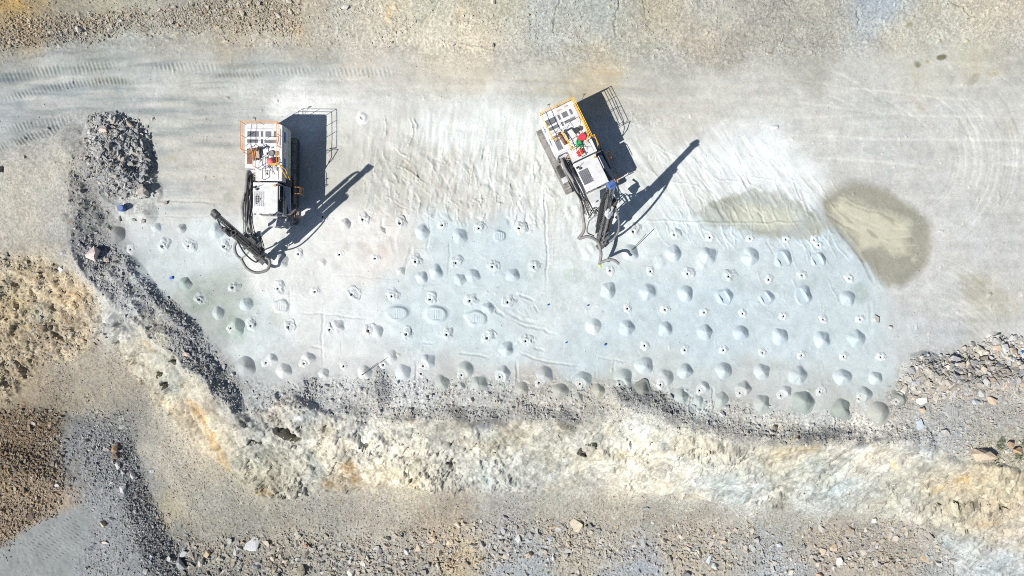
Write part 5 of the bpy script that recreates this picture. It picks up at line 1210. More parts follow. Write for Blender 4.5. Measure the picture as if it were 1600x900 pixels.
    o = bpy.data.objects.new('loose_rubble', me); C.objects.link(o)
    tag(o, 'countless small grey and tan stones strewn over slopes and bench edges', 'rubble', kind='stuff')
rubble()

# ------------------------------------------------------------------ drill rigs
M_white = plain('white_paint', (.70, .71, .745), .5, var=.10, dust=.8, scale=3.0)
M_side = plain('grey_white_paint', (.50, .52, .56), .5, var=.12, dust=.8)
M_orange = plain('orange_paint', (.75, .28, .03), .45, var=.12, dust=.15)
M_yellow = plain('yellow_paint', (.85, .46, .03), .45, var=.1, dust=.1)
M_dark = plain('dark_steel', (.055, .055, .06), .55, .2, var=.3, dust=.45)
M_black = plain('black_rubber', (.018, .018, .02), .6, var=.3, dust=.18)
M_steel = plain('worn_steel', (.20, .20, .205), .45, .5, var=.35, dust=.5)
M_shoe = plain('track_steel', (.16, .155, .15), .7, .3, var=.3, dust=1.0)
M_vent = plain('vent_mesh', (.16, .17, .20), .6, .2, var=.25, dust=.3, scale=30)
M_glass = plain('cab_glass', (.02, .025, .035), .08, var=.05, dust=.25)
M_hose = plain('dusty_hose', (.155, .15, .155), .7, var=.15, dust=.5, scale=14)
M_rust = plain('rusty_steel', (.20, .085, .045), .8, .1, var=.35, dust=.3)
M_tan = plain('tan_cover', (.42, .33, .24), .8, var=.2, dust=.4)
M_blue = plain('blue_paint', (.05, .12, .36), .5, var=.15, dust=.3)
M_red = plain('red_paint', (.62, .03, .05), .45, var=.12, dust=.1)
M_pink = plain('faded_red_plastic', (.62, .12, .13), .6, var=.2, dust=.2)
M_green = plain('green_cloth', (.05, .36, .14), .85, var=.25, dust=.1)
M_brass = plain('brass_reel', (.36, .26, .15), .6, .2, var=.3, dust=.4)
M_lamp = plain('lamp_lens', (.75, .77, .8), .15, var=.05)
M_lime = plain('lime_paint', (.52, .62, .22), .6, var=.2, dust=.3)

class MB:
    def __init__(s): s.bm = bmesh.new()
    def box(s, c, d, rot=None, bev=.012, taper=None):
        vs = [Vector((x * d[0] / 2, y * d[1] / 2, z * d[2] / 2)) for x in (-1, 1) for y in (-1, 1) for z in (-1, 1)]
        if taper: vs = [Vector((v.x * (taper[0] if v.z > 0 else 1), v.y * (taper[1] if v.z > 0 else 1), v.z)) for v in vs]
        M = Matrix.Translation(c)
        if rot is not None: M = M @ (rot if isinstance(rot, Matrix) else Matrix.Rotation(rot[0], 4, 'X') @ Matrix.Rotation(rot[1], 4, 'Y') @ Matrix.Rotation(rot[2], 4, 'Z'))
        b = [s.bm.verts.new(M @ v) for v in vs]
        fs = [s.bm.faces.new([b[i] for i in f]) for f in ((0, 1, 3, 2), (4, 6, 7, 5), (0, 4, 5, 1), (2, 3, 7, 6), (0, 2, 6, 4), (1, 5, 7, 3))]
        if bev:
            es = list({e for f in fs for e in f.edges})
            bmesh.ops.bevel(s.bm, geom=es, offset=min(bev, min(d) * .3), segments=2, affect='EDGES', profile=.6)
        return s
    def poly(s, pts, z0, z1, bev=.01):
        a = [s.bm.verts.new((x, y, z0)) for x, y in pts]; b = [s.bm.verts.new((x, y, z1)) for x, y in pts]
        n = len(pts); fs = [s.bm.faces.new(a[::-1]), s.bm.faces.new(b)]
        for i in range(n): fs.append(s.bm.faces.new((a[i], a[(i + 1) % n], b[(i + 1) % n], b[i])))
        if bev: bmesh.ops.bevel(s.bm, geom=list({e for f in fs for e in f.edges}), offset=bev, segments=1, affect='EDGES')
        return s
    def tube(s, pts, r, seg=8, caps=True, closed=False):
        pts = [Vector(p) for p in pts]; n = len(pts); rings = []
        up = Vector((0, 0, 1))
        for i, p in enumerate(pts):
            if closed: d = (pts[(i + 1) % n] - pts[i - 1])
            else: d = (pts[min(i + 1, n - 1)] - pts[max(i - 1, 0)])
            d.normalize(); rf = r(i / (n - 1)) if callable(r) else r
            a = d.cross(up) if abs(d.dot(up)) < .93 else d.cross(Vector((1, 0, 0)))
            a.normalize(); b = d.cross(a)
            rings.append([s.bm.verts.new(p + a * rf * math.cos(2 * math.pi * k / seg) + b * rf * math.sin(2 * math.pi * k / seg)) for k in range(seg)])
        m = n if closed else n - 1
        for i in range(m):
            A, B = rings[i], rings[(i + 1) % n]
            for k in range(seg): s.bm.faces.new((A[k], A[(k + 1) % seg], B[(k + 1) % seg], B[k]))
        if caps and not closed: s.bm.faces.new(rings[0][::-1]); s.bm.faces.new(rings[-1])
        return s
    def cyl(s, a, b, r, seg=14): return s.tube([a, b], r, seg)
    def ring(s, c, R, r, ax='z', seg=20):
        pts = []
        for k in range(seg):
            t = 2 * math.pi * k / seg; u, v = R * math.cos(t), R * math.sin(t)
            pts.append({'z': (c[0] + u, c[1] + v, c[2]), 'x': (c[0], c[1] + u, c[2] + v), 'y': (c[0] + u, c[1], c[2] + v)}[ax])
        return s.tube(pts, r, 6, closed=True)
    def lumpy(s, c, d, seed=0):
        g = bmesh.ops.create_icosphere(s.bm, subdivisions=2, radius=1)
        rs = random.Random(seed)
        for v in g['verts']:
            k = 1 + rs.uniform(-.10, .10)
            v.co = Vector((c[0] + v.co.x * d[0] * k, c[1] + v.co.y * d[1] * k, c[2] + v.co.z * d[2] * k))
        return s
    def build(s, name, mat, parent=None, smooth=False, label=None):
        me = bpy.data.meshes.new(name); bmesh.ops.recalc_face_normals(s.bm, faces=s.bm.faces); s.bm.to_mesh(me); s.bm.free()
        if smooth:
            me.shade_smooth()
        me.materials.append(mat)
        o = bpy.data.objects.new(name, me); C.objects.link(o)
        if parent: o.parent = parent
        if label: o['label'] = label
        return o
def curve(pts, n=8):
    P = [Vector(p) for p in pts]; P = [P[0] * 2 - P[1]] + P + [P[-1] * 2 - P[-2]]; out = []
    for i in range(1, len(P) - 2):
        a, b, c, d = P[i - 1:i + 3]
        for k in range(n):
            t = k / n
            out.append(.5 * ((2 * b) + (c - a) * t + (2 * a - 5 * b + 4 * c - d) * t * t + (3 * b - a - 3 * c + d) * t ** 3))
    out.append(P[-2]); return out

def drill_rig(loc, rz, label, variant):
    """rear of the machine at +y, drilling end at -y, cab on +x of the boom"""
    V2 = variant == 2
    T = empty('drill_rig', loc, rz); tag(T, label, 'drill rig', 'drill rigs working on the bench')
    # crawler tracks
    for sx in (-1, 1):
        tr = MB(); xc = sx * 1.36
        tr.box((xc, -1.0, .42), (.26, 4.0, .34), bev=.04)
        tr.box((xc - sx * .17, -1.0, .45), (.1, 2.2, .2), bev=.02)
        t = tr.build('crawler_track', M_dark, T)
        sh = MB()
        L = 2.0; R = .40
        per = []
        nstr = 26
        for k in range(nstr): per.append((-1.0 - L + 2 * L * (k + .5) / nstr, 0.84, 0))
        for k in range(7): a = math.pi / 2 - math.pi * (k + .5) / 7; per.append((-1.0 + L + R * math.cos(a), .44 + R * math.sin(a), math.pi / 2 - a))
        for k in range(nstr): per.append((-1.0 + L - 2 * L * (k + .5) / nstr, .04, math.pi))
        for k in range(7): a = -math.pi / 2 - math.pi * (k + .5) / 7; per.append((-1.0 - L + R * math.cos(a), .44 + R * math.sin(a), math.pi / 2 - a))
        for (y, z, a) in per:
            rot = Matrix.Rotation(-a, 4, 'X')
            sh.box((xc, y, z), (.44, .145, .035), rot, bev=0)
            sh.box(Vector((xc, y, z)) + rot @ Vector((0, .03, .03)), (.44, .03, .04), rot, bev=0)
        sh.build('track_shoes', M_shoe, t)
        wh = MB()
        for k in range(6): wh.cyl((xc - .1, -2.6 + k * .64, .26), (xc + .1, -2.6 + k * .64, .26), .15)
        wh.cyl((xc - .12, 1.0, .44), (xc + .12, 1.0, .44), .33); wh.cyl((xc - .12, -3.0, .44), (xc + .12, -3.0, .44), .33)
        wh.build('rollers', M_steel, t)
    ch = MB()
    ch.box((0, -.7, .72), (1.9, 4.6, .34), bev=.03).box((0, -3.3, .75), (1.7, 1.2, .22), bev=.03).box((-.2, -2.6, 1.0), (.6, 1.6, .3), bev=.03)
    ch.box((0, .9, .5), (2.2, .5, .3)).box((0, -2.4, .5), (2.2, .5, .3))
    ch.build('chassis', M_dark, T)
    # engine house
    H = 2.78
    eh = MB()
    eh.poly([(-1.23, 1.78), (-1.10, 1.92), (1.10, 1.92), (1.23, 1.78), (1.23, -1.88), (-.52, -1.88), (-.52, -1.05), (-1.23, -1.05)], .95, H - .05, .02)
    house = eh.build('engine_house', M_side, T)
    rf = MB(); rf.poly([(-1.23, 1.80), (-1.12, 1.91), (1.12, 1.91), (1.23, 1.80), (1.23, -1.88), (-.52, -1.88), (-.52, -1.05), (-1.23, -1.05)], H - .047, H, .012)
    rf.box((0, 1.02, H + .022), (2.25, 1.12, .04), bev=.012)
    rf.box((.35, -.62, H + .02), (1.0, .9, .035)).box((.36, -1.5, H + .018), (1.3, .6, .03))
    roof = rf.build('roof', M_white, house)
    vt = [(-.69, 1.21, .76, .36), (-.10, 1.21, .15, .36), (.32, 1.21, .38, .36), (.76, 1.21, .16, .38), (-.72, .74, .72, .22), (-.10, .72, .13, .30), (.46, .72, .78, .20)]
    for (x, y, w, l) in vt:
        v = MB(); v.box((x, y, H + .047), (w, l, .012), bev=0)
        for k in range(int(w / .06)): v.box((x - w / 2 + .03 + k * .06, y, H + .06), (.018, l, .014), bev=0)
        v.build('roof_vent', M_vent, house)
    if V2:
        v = MB(); v.box((.1, 1.62, H + .01), (.30, .12, .03)).box((.62, 1.68, H + .01), (.24, .12, .03)); v.build('lifting_lug', M_tan, house)
    # side doors, blue panels
    for k in range(4): MB().box((1.242, 1.35 - k * .86, 1.75), (.024, .78, 1.5), bev=.01).build('side_door', M_side if not V2 else M_white, house)
    for k in range(3): MB().box((-1.242, 1.35 - k * .86, 1.75), (.024, .78, 1.5), bev=.01).build('side_door', M_side if not V2 else M_white, house)
    for y, l in ((1.1, .7), (-.75, .9)):
        MB().box((1.262, y, 2.3), (.014, l, .34), bev=0).build('blue_panel', M_blue, house)
        MB().box((-1.262, y * .5 + .4, 2.3), (.014, l * .6, .3), bev=0).build('blue_panel', M_blue, house)
    MB().box((1.262, .2, 1.45), (.012, 3.2, .07), bev=0).build('lime_stripe', M_lime, house)
    rear = MB()
    for k in range(9): rear.box((0, 1.93, 1.25 + k * .15), (1.7, .03, .05), bev=0)
    rear.build('radiator_grille', M_vent, house)
    # recess with a radiator, exhaust, fan cap on the roof
    MB().box((-.92, -.27, H + .008), (.34, 1.02, .03), bev=.008).build('roof_recess', M_rust if not V2 else M_vent, house)
    ex = MB()
    if V2: ex.cyl((-.58, .28, H + .16), (-.50, -.62, H + .16), .12).cyl((-.56, .1, H), (-.56, .1, H + .16), .07)
    else: ex.cyl((-.62, .22, H + .16), (-.52, -.55, H + .16), .13).cyl((-.60, .1, H), (-.6, .1, H + .16), .07)
    ex.build('exhaust_silencer', M_rust, T, True)
    ex = MB(); ex.box((-.34, -.05, H + .10), (.28, .72, .2), bev=.03); ex.build('tan_filter_box', M_tan if not V2 else M_side, T)
    st = MB(); st.cyl((-.18, .18, H), (-.18, .18, H + .55), .065).tube([(-.18, .18, H + .52), (-.18, .12, H + .62), (-.20, -.02, H + .66)], .065, 10); st.build('exhaust_stack', M_dark, T)
    fc = MB(); fc.cyl((.54, -.06, H), (.54, -.06, H + .10), .19, 20).ring((.54, -.06, H + .10), .17, .02); fc.cyl((.86, -.06, H), (.86, -.06, H + .05), .16, 20)
    fc.build('fan_cap', M_steel if not V2 else M_black, T)
    hb = MB(); hb.box((.8, -1.1, H + .05), (.3, .24, .06)).box((.8, -1.1, H + .09), (.18, .14, .02)); hb.build('roof_hatch', M_side, T)
    sm = MB()
    for yy in (.42, -.98): sm.box((0, yy, H + .003), (2.4, .018, .01), bev=0)
    sm.box((-.3, -.5, H + .003), (.018, 1.8, .011), bev=0)
    sm.build('roof_seam', M_vent, house)
    rr_ = random.Random(40 + variant)
    for k in range(9):
        MB().box((rr_.uniform(-.35, 1.0), rr_.uniform(-1.75, .35), H + .05), (rr_.uniform(.05, .2), rr_.uniform(.05, .22), .09), (0, 0, rr_.uniform(0, 3)), bev=.01).build('roof_fitting', rr_.choice((M_steel, M_vent, M_side, M_dark)), house)
    for k in range(4):
        x_, y_ = rr_.uniform(-.4, .9), rr_.uniform(-1.6, .2)
        MB().tube(curve([(x_, y_, H + .03), (x_ + rr_.uniform(-.3, .3), y_ - .25, H + .06), (x_ + rr_.uniform(-.4, .4), y_ - .6, H + .03)], 5), .016, 6).build('roof_conduit', rr_.choice((M_black, M_steel)), house)
    # guard rails on the roof
    RM = M_orange if not V2 else M_yellow
    def rail(path, mat, zs=(.5, .92), post=1, name='guard_rail', r=.021):
        m = MB()
        for z in zs: m.tube([(x, y, H + z) for x, y in path], r, 6)
        for i in range(len(path) - 1):
            (x0, y0), (x1, y1) = path[i], path[i + 1]; l = math.hypot(x1 - x0, y1 - y0); n = max(1, round(l / 1.0))
            for k in range(n + (1 if i == len(path) - 2 else 0)):
                t = k / n; m.cyl((x0 + (x1 - x0) * t, y0 + (y1 - y0) * t, H), (x0 + (x1 - x0) * t, y0 + (y1 - y0) * t, H + zs[-1]), r * .95, 6)
        return m.build(name, mat, T)
    rail([(-1.0, -.15), (-1.2, .1), (-1.2, 1.85), (1.16, 1.85)], M_orange if not V2 else M_yellow)
    rail([(1.16, 1.85), (1.19, .3), (1.19, -.85)], RM)
    if V2: rail([(1.12, 1.82), (1.10, .4), (1.05, -.75), (.85, -.98)], RM, (.35, .75), name='inner_guard_rail')
    else: rail([(1.19, -.85), (.72, -.92)], M_yellow, (.5, .92), name='gate_rail')
    rail([(-.48, .15), (-.35, -.5), (-.38, -1.05), (-.2, -1.15)], RM, (.45, .9), name='inner_guard_rail')
    rail([(.1, -1.1), (.1, -1.82)], M_yellow if V2 else M_dark, (.45,), name='inner_guard_rail')
    g = MB(); g.tube([(.75, -.95, H + .92), (1.35, -.95, H + .85), (1.42, -1.35, H + .3), (1.45, -1.65, H - .4)], .03, 6).tube([(1.19, -.85, H + .5), (1.5, -1.15, H + .1), (1.58, -1.75, H - .6)], .025, 6)
    g.build('access_handrail', M_yellow, T)
    wr = MB()
    for pts in ([(-.9, .2, H + .95), (-.35, .6, H + .98), (.25, .62, H + .96)], [(.25, .62, H + .96), (.30, .35, H + .9), (.42, .12, H + .55)], [(-.1, -.75, H + .5), (.3, -.4, H + .5), (.3, -1.6, H + .4)]):
        wr.tube(pts, .014, 5)
    wr.build('cable', M_black, T)
    # mirrors on stalks at the rear corners
    mr = MB(); mr.tube([(-.4, 1.9, H + .1), (-.42, 2.15, H + .5)], .012, 5).box((-.42, 2.17, H + .52), (.2, .05, .1)); mr.build('rear_camera', M_black, T)
    # cab
    c0, c1, y0, y1, zc = -.60, 1.00, -2.02, -4.06, 2.92
    cb = MB(); cb.box(((c0 + c1) / 2, (y0 + y1) / 2, 1.35), (c1 - c0, y0 - y1, .9), bev=.03)
    for (x, y) in ((c0 + .05, y0 - .05), (c1 - .05, y0 - .05), (c0 + .05, y1 + .12), (c1 - .05, y1 + .12), (c1 - .05, -2.95), (c0 + .05, -2.95)):
        cb.box((x, y, 2.3), (.09, .09, 1.1), bev=.01)
    cb.box(((c0 + c1) / 2, y0 - .03, 2.3), (c1 - c0, .05, 1.1), bev=0)
    cab = cb.build('cab', M_side if not V2 else M_white, T)
    rm = MB(); rm.box(((c0 + c1) / 2, (y0 + y1) / 2, zc - .03), (c1 - c0 + .04, y0 - y1 + .04, .12), bev=.035)
    rm.box(((c0 + c1) / 2, -2.62, zc + .034), (c1 - c0 - .06, .012, .012), bev=0)
    rm.build('cab_roof', M_white, cab)
    gl = MB(); gl.box((c0 + .015, (y0 + y1) / 2, 2.3), (.02, y0 - y1 - .25, 1.0), bev=0).box((c1 - .015, (y0 + y1) / 2, 2.3), (.02, y0 - y1 - .25, 1.0), bev=0)
    gl.box(((c0 + c1) / 2, y1 + .05, 2.2), (c1 - c0 - .16, .02, 1.2), (math.radians(-6), 0, 0), bev=0)
    gl.build('cab_window', M_glass, cab)
    gx, gy = -.24, -3.12
    gr = MB().box((gx, gy, zc + .036), (.60, .96, .012), bev=0).build('roof_grille', M_vent if V2 else M_side, cab)
    gb = MB()
    for k in range(6): gb.box((gx - .3 + k * .12, gy, zc + .055), (.014, .96, .016), bev=0)
    for k in range(9): gb.box((gx, gy - .48 + k * .12, zc + .056), (.60, .014, .016), bev=0)
    gb.box((gx + .33, gy, zc + .05), (.03, 1.0, .03)); gb.build('grille_bars', M_steel if V2 else M_white, gr)
    if not V2:
        fa = MB(); pts = [(-.14 + .0, -.33), (.03, -.30), (.18, -.08), (.24, .02), (.12, .2), (-.02, .33), (-.16, .2), (-.18, -.1)]
        fa.poly([(gx - .06 + x, gy + y) for x, y in pts], zc + .043, zc + .047, 0); fa.build('fan', M_black, gr)
    lb = MB()
    for x in (-.45, -.3): lb.cyl((x - .05, -2.35 - (x + .45) * .9, zc), (x - .05, -2.35 - (x + .45) * .9, zc + .16), .07, 12)
    lb.tube([(-.4, -2.4, zc + .12), (-.05, -2.2, zc + .2)], .012, 5); lb.build('work_lamp', M_black, cab)
    lf = MB()
    for x in (-.48, -.1, .5, .66, .82): lf.box((x, y1 - .05, zc - .02), (.13, .10, .11), bev=.02)
    lf.build('head_lamp', M_dark, cab)
    ln = MB()
    for x in (-.48, -.1, .5, .66, .82): ln.box((x, y1 - .105, zc - .02), (.10, .012, .08), bev=0)
    ln.build('lamp_lens', M_lamp, cab)
    MB().cyl((.86, -2.22, zc + .02), (.86, -2.22, zc + .18), .075, 12).build('warning_beacon', M_orange, cab)
    wp = MB(); wp.tube([(c1 + .05, -2.2, zc - .25), (c1 + .12, -2.25, zc), (c1 + .12, -3.1, zc), (c1 + .05, -3.15, zc - .4)], .022, 6); wp.build('door_handle_bar', M_white, cab)
    # side deck, steps, ladders on the +x side
    dk = MB(); dk.box((1.42, -2.9, 1.28), (.66, 2.2, .06), bev=.01).box((1.72, -2.3, 1.55), (.05, 1.9, .5), bev=.01).box((1.42, -1.9, 1.6), (.4, .5, .6), bev=.03)
    dk.build('side_deck', M_dark, T)
    dp = MB(); dp.poly([(1.05, -2.05), (1.55, -2.2), (1.62, -4.0), (1.50, -4.0)], 1.95, 2.02, .01); dp.build('fender_panel', M_side, T)
    ld = MB()
    for y in (-2.15, -2.6): ld.tube([(1.78, y, 1.9), (2.10, y, 1.85), (2.15, y, .9)], .022, 6)
    for z in (1.7, 1.35, 1.0): ld.cyl((2.12, -2.15, z), (2.12, -2.6, z), .02, 6)
    ld.build('ladder', M_orange, T)
    ld = MB(); ld.tube([(1.7, -3.7, 1.5), (2.0, -3.8, 1.5), (2.0, -4.15, 1.5), (1.7, -4.15, 1.45), (1.7, -3.7, 1.5)], .022, 6).cyl((1.95, -4.1, 1.5), (1.95, -4.1, .7), .022, 6)
    ld.build('step_rail', M_orange, T)
    # front jack and toolbox plate
    fp = MB(); fp.box((.35, -4.45, .62), (1.5, .55, .12), bev=.02).box((.0, -4.65, .35), (.12, .3, .5)).box((.35, -4.7, .35), (.12, .3, .5)).box((.85, -4.6, .45), (.35, .5, .4), (0, 0, .6), bev=.03)
    fp.build('front_plate', M_side, T)
    jk = MB(); jk.cyl((1.35, -4.35, 1.4), (1.35, -4.35, .1), .09).cyl((1.35, -4.35, .1), (1.35, -4.35, .03), .22, 16).box((1.3, -4.3, 1.2), (.35, .35, .3), bev=.04)
    jk.build('levelling_jack', M_steel, T)
    # compressor side: black ribbed cooler, valve block, hose reel
    cl = MB(); cl.box((-1.38, -1.95, 1.5), (.30, .82, .8), bev=.02)
    for k in range(6): cl.box((-1.38, -2.3 + k * .14, 1.92), (.30, .05, .05), bev=0)
    cl.build('oil_cooler', M_black, T)
    MB().box((-1.35, -2.55, 1.2), (.36, .4, .5), bev=.05).build('tool_box', M_side, T)
    rl = MB(); rl.ring((-.62, -1.32, 2.35), .24, .03).ring((-.62, -1.32, 2.45), .24, .03).ring((-.62, -1.32, 2.4), .10, .03)
    for k in range(6): a = k * math.pi / 3; rl.cyl((-.62, -1.32, 2.4), (-.62 + .24 * math.cos(a), -1.32 + .24 * math.sin(a), 2.4), .02, 5)
    rl.build('hose_reel', M_brass, T)
    rs = random.Random(9 + variant)
    vb = MB()
    for k in range(26): vb.box((rs.uniform(-1.25, -.66), rs.uniform(-2.2, -1.2), rs.uniform(1.3, 2.2)), (rs.uniform(.06, .25), rs.uniform(.06, .3), rs.uniform(.08, .3)), (rs.uniform(-.3, .3), 0, rs.uniform(0, 3)), bev=.01)
    vb.build('valve_block', M_steel, T)
    bp = MB()
    for k in range(3): bp.poly([(-1.22, -1.15 - k * .02), (-.78, -1.08), (-.55, -1.2), (-.95, -1.5 + k * .05)], 2.35 + k * .05, 2.38 + k * .05, 0)
    bp.build('hose_cover', M_side, T)
    # boom
    A = Vector((-1.02, -1.75, 2.1)); B = Vector((-.98, -4.35, 2.75)); E = Vector((-.98, -5.55, 2.35))
    def beam(m, a, b, w, h, bev=.02):
        d = (b - a); q = d.to_track_quat('Y', 'Z').to_matrix().to_4x4()
        m.box((a + b) / 2, (w, d.length, h), q, bev=bev)
    bm_ = MB(); beam(bm_, A, B, .26, .34); beam(bm_, B + Vector((0, .15, -.05)), E, .24, .30); bm_.cyl(B + Vector((-.25, 0, 0)), B + Vector((.25, 0, 0)), .13); bm_.box(A, (.45, .45, .6), bev=.04)
    boom = bm_.build('boom', M_white if V2 else M_side, T)
    cyb = MB()
    for dx in (-.24, .24): cyb.cyl(A + Vector((dx, -.2, .25)), A.lerp(B, .62) + Vector((dx, 0, .22)), .07).cyl(A.lerp(B, .6) + Vector((dx, 0, .22)), B + Vector((dx * .7, 0, .15)), .04)
    cyb.cyl(B + Vector((.1, .2, .2)), E + Vector((.1, .2, .3)), .06)
    cyb.build('boom_cylinder', M_steel, boom)
    hs = MB()
    for k in range(9):
        ox = rs.uniform(-.3, .3); oz = rs.uniform(.15, .5)
        p = [A + Vector((ox * .5, .3, oz)), A.lerp(B, .3) + Vector((ox, 0, oz + rs.uniform(0, .1))), A.lerp(B, .7) + Vector((ox * 1.2, 0, oz)), B + Vector((ox, -.1, oz * .8)), E + Vector((ox * 1.4, rs.uniform(-.2, .3), rs.uniform(.1, .6)))]
        hs.tube(curve(p, 6), rs.choice((.022, .03, .038)), 6)
    hs.build('hydraulic_hose', M_black, boom)
    # mast
    if V2: mb, mt = Vector((-.95, -7.42, .15)), Vector((-.02, -4.75, 8.75))
    else: mb, mt = Vector((-.72, -6.9, .12)), Vector((-.68, -4.72, 8.75))
    ax = (mt - mb).normalized()
    if V2: sdir = Vector((.92, .12, 0))
    else: sdir = Vector((.72, -.69, 0))            # the beam shows its side to the camera
    sdir = (sdir - ax * sdir.dot(ax)).normalized(); fdir = ax.cross(sdir).normalized()
    MR = Matrix((sdir, fdir, ax)).transposed().to_4x4(); L = (mt - mb).length
    def mp(a, b, c): return mb + sdir * a + fdir * b + ax * c
    MT = MB()
    for a in (-.15, .15):
        for b in (-.13, .13): MT.box(mp(a, b, L / 2 + .2), (.07, .07, L - .4), MR, bev=.008)
    k = .5
    while k < L - .3:
        for b in (-.13, .13): MT.box(mp(0, b, k), (.30, .025, .05), MR, bev=0)
        for a in (-.15, .15): MT.box(mp(a, 0, k + .14), (.025, .26, .05), MR, bev=0)
        k += .28
    MT.box(mp(0, 0, L * .5), (.20, .12, L - .5), MR, bev=.01)
    mast = MT.build('mast', M_steel, T)
    cr = MB(); cr.box(mp(0, .30, 3.2), (.55, .22, 2.3), MR, bev=.03).box(mp(0, .42, 2.9), (.75, .25, .7), MR, bev=.04).cyl(mp(-.4, .45, 2.9), mp(.4, .45, 2.9), .16)
    cr.build('mast_cradle', M_steel if not V2 else M_side, mast)
    hd = MB(); zh = 6.4 if not V2 else 5.6
    hd.box(mp(0, -.30, zh), (.42, .34, .62), MR, bev=.05).cyl(mp(0, -.34, zh - .5), mp(0, -.34, zh + .5), .14).cyl(mp(-.14, -.34, zh + .3), mp(-.14, -.34, zh + .75), .09).cyl(mp(.14, -.34, zh + .3), mp(.14, -.34, zh + .75), .09)
    hd.build('rotation_head', M_dark if not V2 else M_side, mast)
    dr = MB(); dr.cyl(mp(0, -.34, -.1), mp(0, -.34, zh - .4), .057, 12); dr.build('drill_rod', M_steel, mast)
    car = MB()
    for k in range(7):
        a = k * 2 * math.pi / 7; car.cyl(mp(.42 + .15 * math.cos(a), -.1 + .15 * math.sin(a), 2.0), mp(.42 + .15 * math.cos(a), -.1 + .15 * math.sin(a), 6.6), .055, 8)
    for c in (2.2, 4.2, 6.4): car.cyl(mp(.42, -.1, c - .04), mp(.42, -.1, c + .04), .24, 16)
    car.build('rod_carousel', M_dark, mast)
    for (a, b, c, w) in ((.2, -.34, 1.4, .5), (.2, -.34, .55, .5), (-.1, -.3, .2, .6)): MB().box(mp(a, b, c), (w, .34, .18), MR, bev=.03).build('rod_clamp', M_steel, mast)
    for k in range(12): MB().box(mp(rs.uniform(-.4, .45), rs.uniform(-.4, .35), rs.uniform(.3, 4.6)), (rs.uniform(.08, .26), rs.uniform(.08, .2), rs.uniform(.1, .35)), MR, bev=.02).build('feed_fitting', M_steel, mast)
    dh = MB(); dh.cyl(mp(0, -.34, .5), mp(0, -.34, .02), .20, 16).cyl(mp(0, -.34, .5), mp(0, -.34, .56), .24, 16); dh.build('dust_hood', M_dark, mast)
    tp = MB(); tp.box(mp(0, 0, L - .05), (.44, .46, .14), MR, bev=.03).cyl(mp(-.2, .05, L + .06), mp(.2, .05, L + .06), .17, 14); tp.build('mast_head', M_dark if not V2 else M_blue, mast)
    hg = MB()
    side = -1
    for j in range(3): hg.tube(curve([mp(side * (.30 + .06 * j), .05, 2.2), mp(side * (.36 + .06 * j), .08, 4.5), mp(side * (.34 + .06 * j), .05, L - 1.2), mp(side * .2, -.05, L - .6), mp(side * .12, -.3, zh + 1.0 if zh + 1 < L - .5 else L - .7)], 6), .045, 7)
    hg.box(mp(side * .36, .06, 5.6), (.20, .10, 3.6), MR, bev=.01)
    hg.build('hose_guide', M_black, mast)
    # big dust suction hose
    sh_ = MB()
    if not V2:
        sh_.tube(curve([(-1.12, -1.2, 2.5), (-1.12, -1.7, 2.72), (-1.18, -2.6, 2.75), (-1.42, -3.6, 2.7), (-1.35, -4.4, 2.6)], 8), .105, 12)
        sh_.tube(curve([(-1.35, -4.4, 2.6), (-1.15, -5.0, 2.2), (-1.75, -5.5, 1.8), (-2.35, -6.1, 1.5), (-2.30, -6.75, 1.3), (-1.95, -7.05, 1.2)], 8), .10, 12)
        sh_.tube(curve([(-2.0, -7.05, 1.25), (-1.65, -7.65, 1.15), (-1.05, -7.95, 1.0), (-.35, -7.75, .9), (-.15, -7.25, .9), (-.35, -6.9, .85), (-.62, -6.95, .5)], 8), .10, 12)
        sh_.tube(curve([(-2.05, -7.0, 1.3), (-1.6, -6.85, 1.7), (-1.1, -6.5, 2.1)], 6), .05, 8)
        sh_.ring((-2.0, -7.02, 1.25), .13, .03, 'y')
    else:
        sh_.tube(curve([(-1.12, -1.3, 2.6), (-1.2, -2.0, 2.75), (-1.1, -3.0, 2.8), (-1.15, -4.2, 2.75), (-1.45, -5.3, 2.5), (-1.75, -6.2, 2.2), (-2.35, -6.6, 2.0)], 8), .105, 12)
        sh_.tube(curve([(-2.3, -6.6, 2.0), (-1.7, -6.75, 2.1), (-1.25, -7.3, 1.9), (-1.30, -8.1, 1.5), (-1.65, -8.75, 1.1)], 8), .105, 12)
        sh_.tube(curve([(-1.6, -8.7, 1.1), (-1.1, -8.75, 1.5), (-.75, -8.95, 1.7), (-.55, -9.3, 1.6)], 8), .10, 12)
        sh_.ring((-1.62, -8.7, 1.1), .13, .03, 'y')
    sh_.build('dust_suction_hose', M_hose, T, True)
    if V2: MB().cyl((-1.66, -8.78, 1.02), (-1.70, -8.98, .9), .10, 12).build('hose_end_cap', M_lime, T)
    lp = MB()
    for k in range(6):
        o = Vector((rs.uniform(-.25, .25), rs.uniform(-.2, .2), rs.uniform(-.2, .2)))
        lp.tube(curve([E + o, E + o + Vector((.5, .2, .3)), E + o + Vector((.75, -.6, .1)), E + o + Vector((.45, -1.1, -.5)), mp(.1, .2, 1.5)], 7), .032, 6)
    lp.build('looped_hose', M_black, T)
    bl = MB()  # hose loops added so the mast casts a wider, looped shadow
    if V2: bl.tube(curve([mp(.45, -.3, 6.0), mp(.7, -.6, 4.4), mp(.85, -.7, 2.4), mp(.6, -.6, 1.0), mp(.15, -.4, .5)], 8), .075, 10).tube(curve([mp(-.3, .2, 5.0), mp(-.75, .5, 3.8), mp(-.8, .5, 2.0), mp(-.3, .3, 1.0)], 7), .045, 8)
    else: bl.tube(curve([mp(.4, -.3, 5.6), mp(.75, -.6, 4.2), mp(.8, -.6, 2.4), mp(.3, -.4, 1.2)], 8), .05, 8)
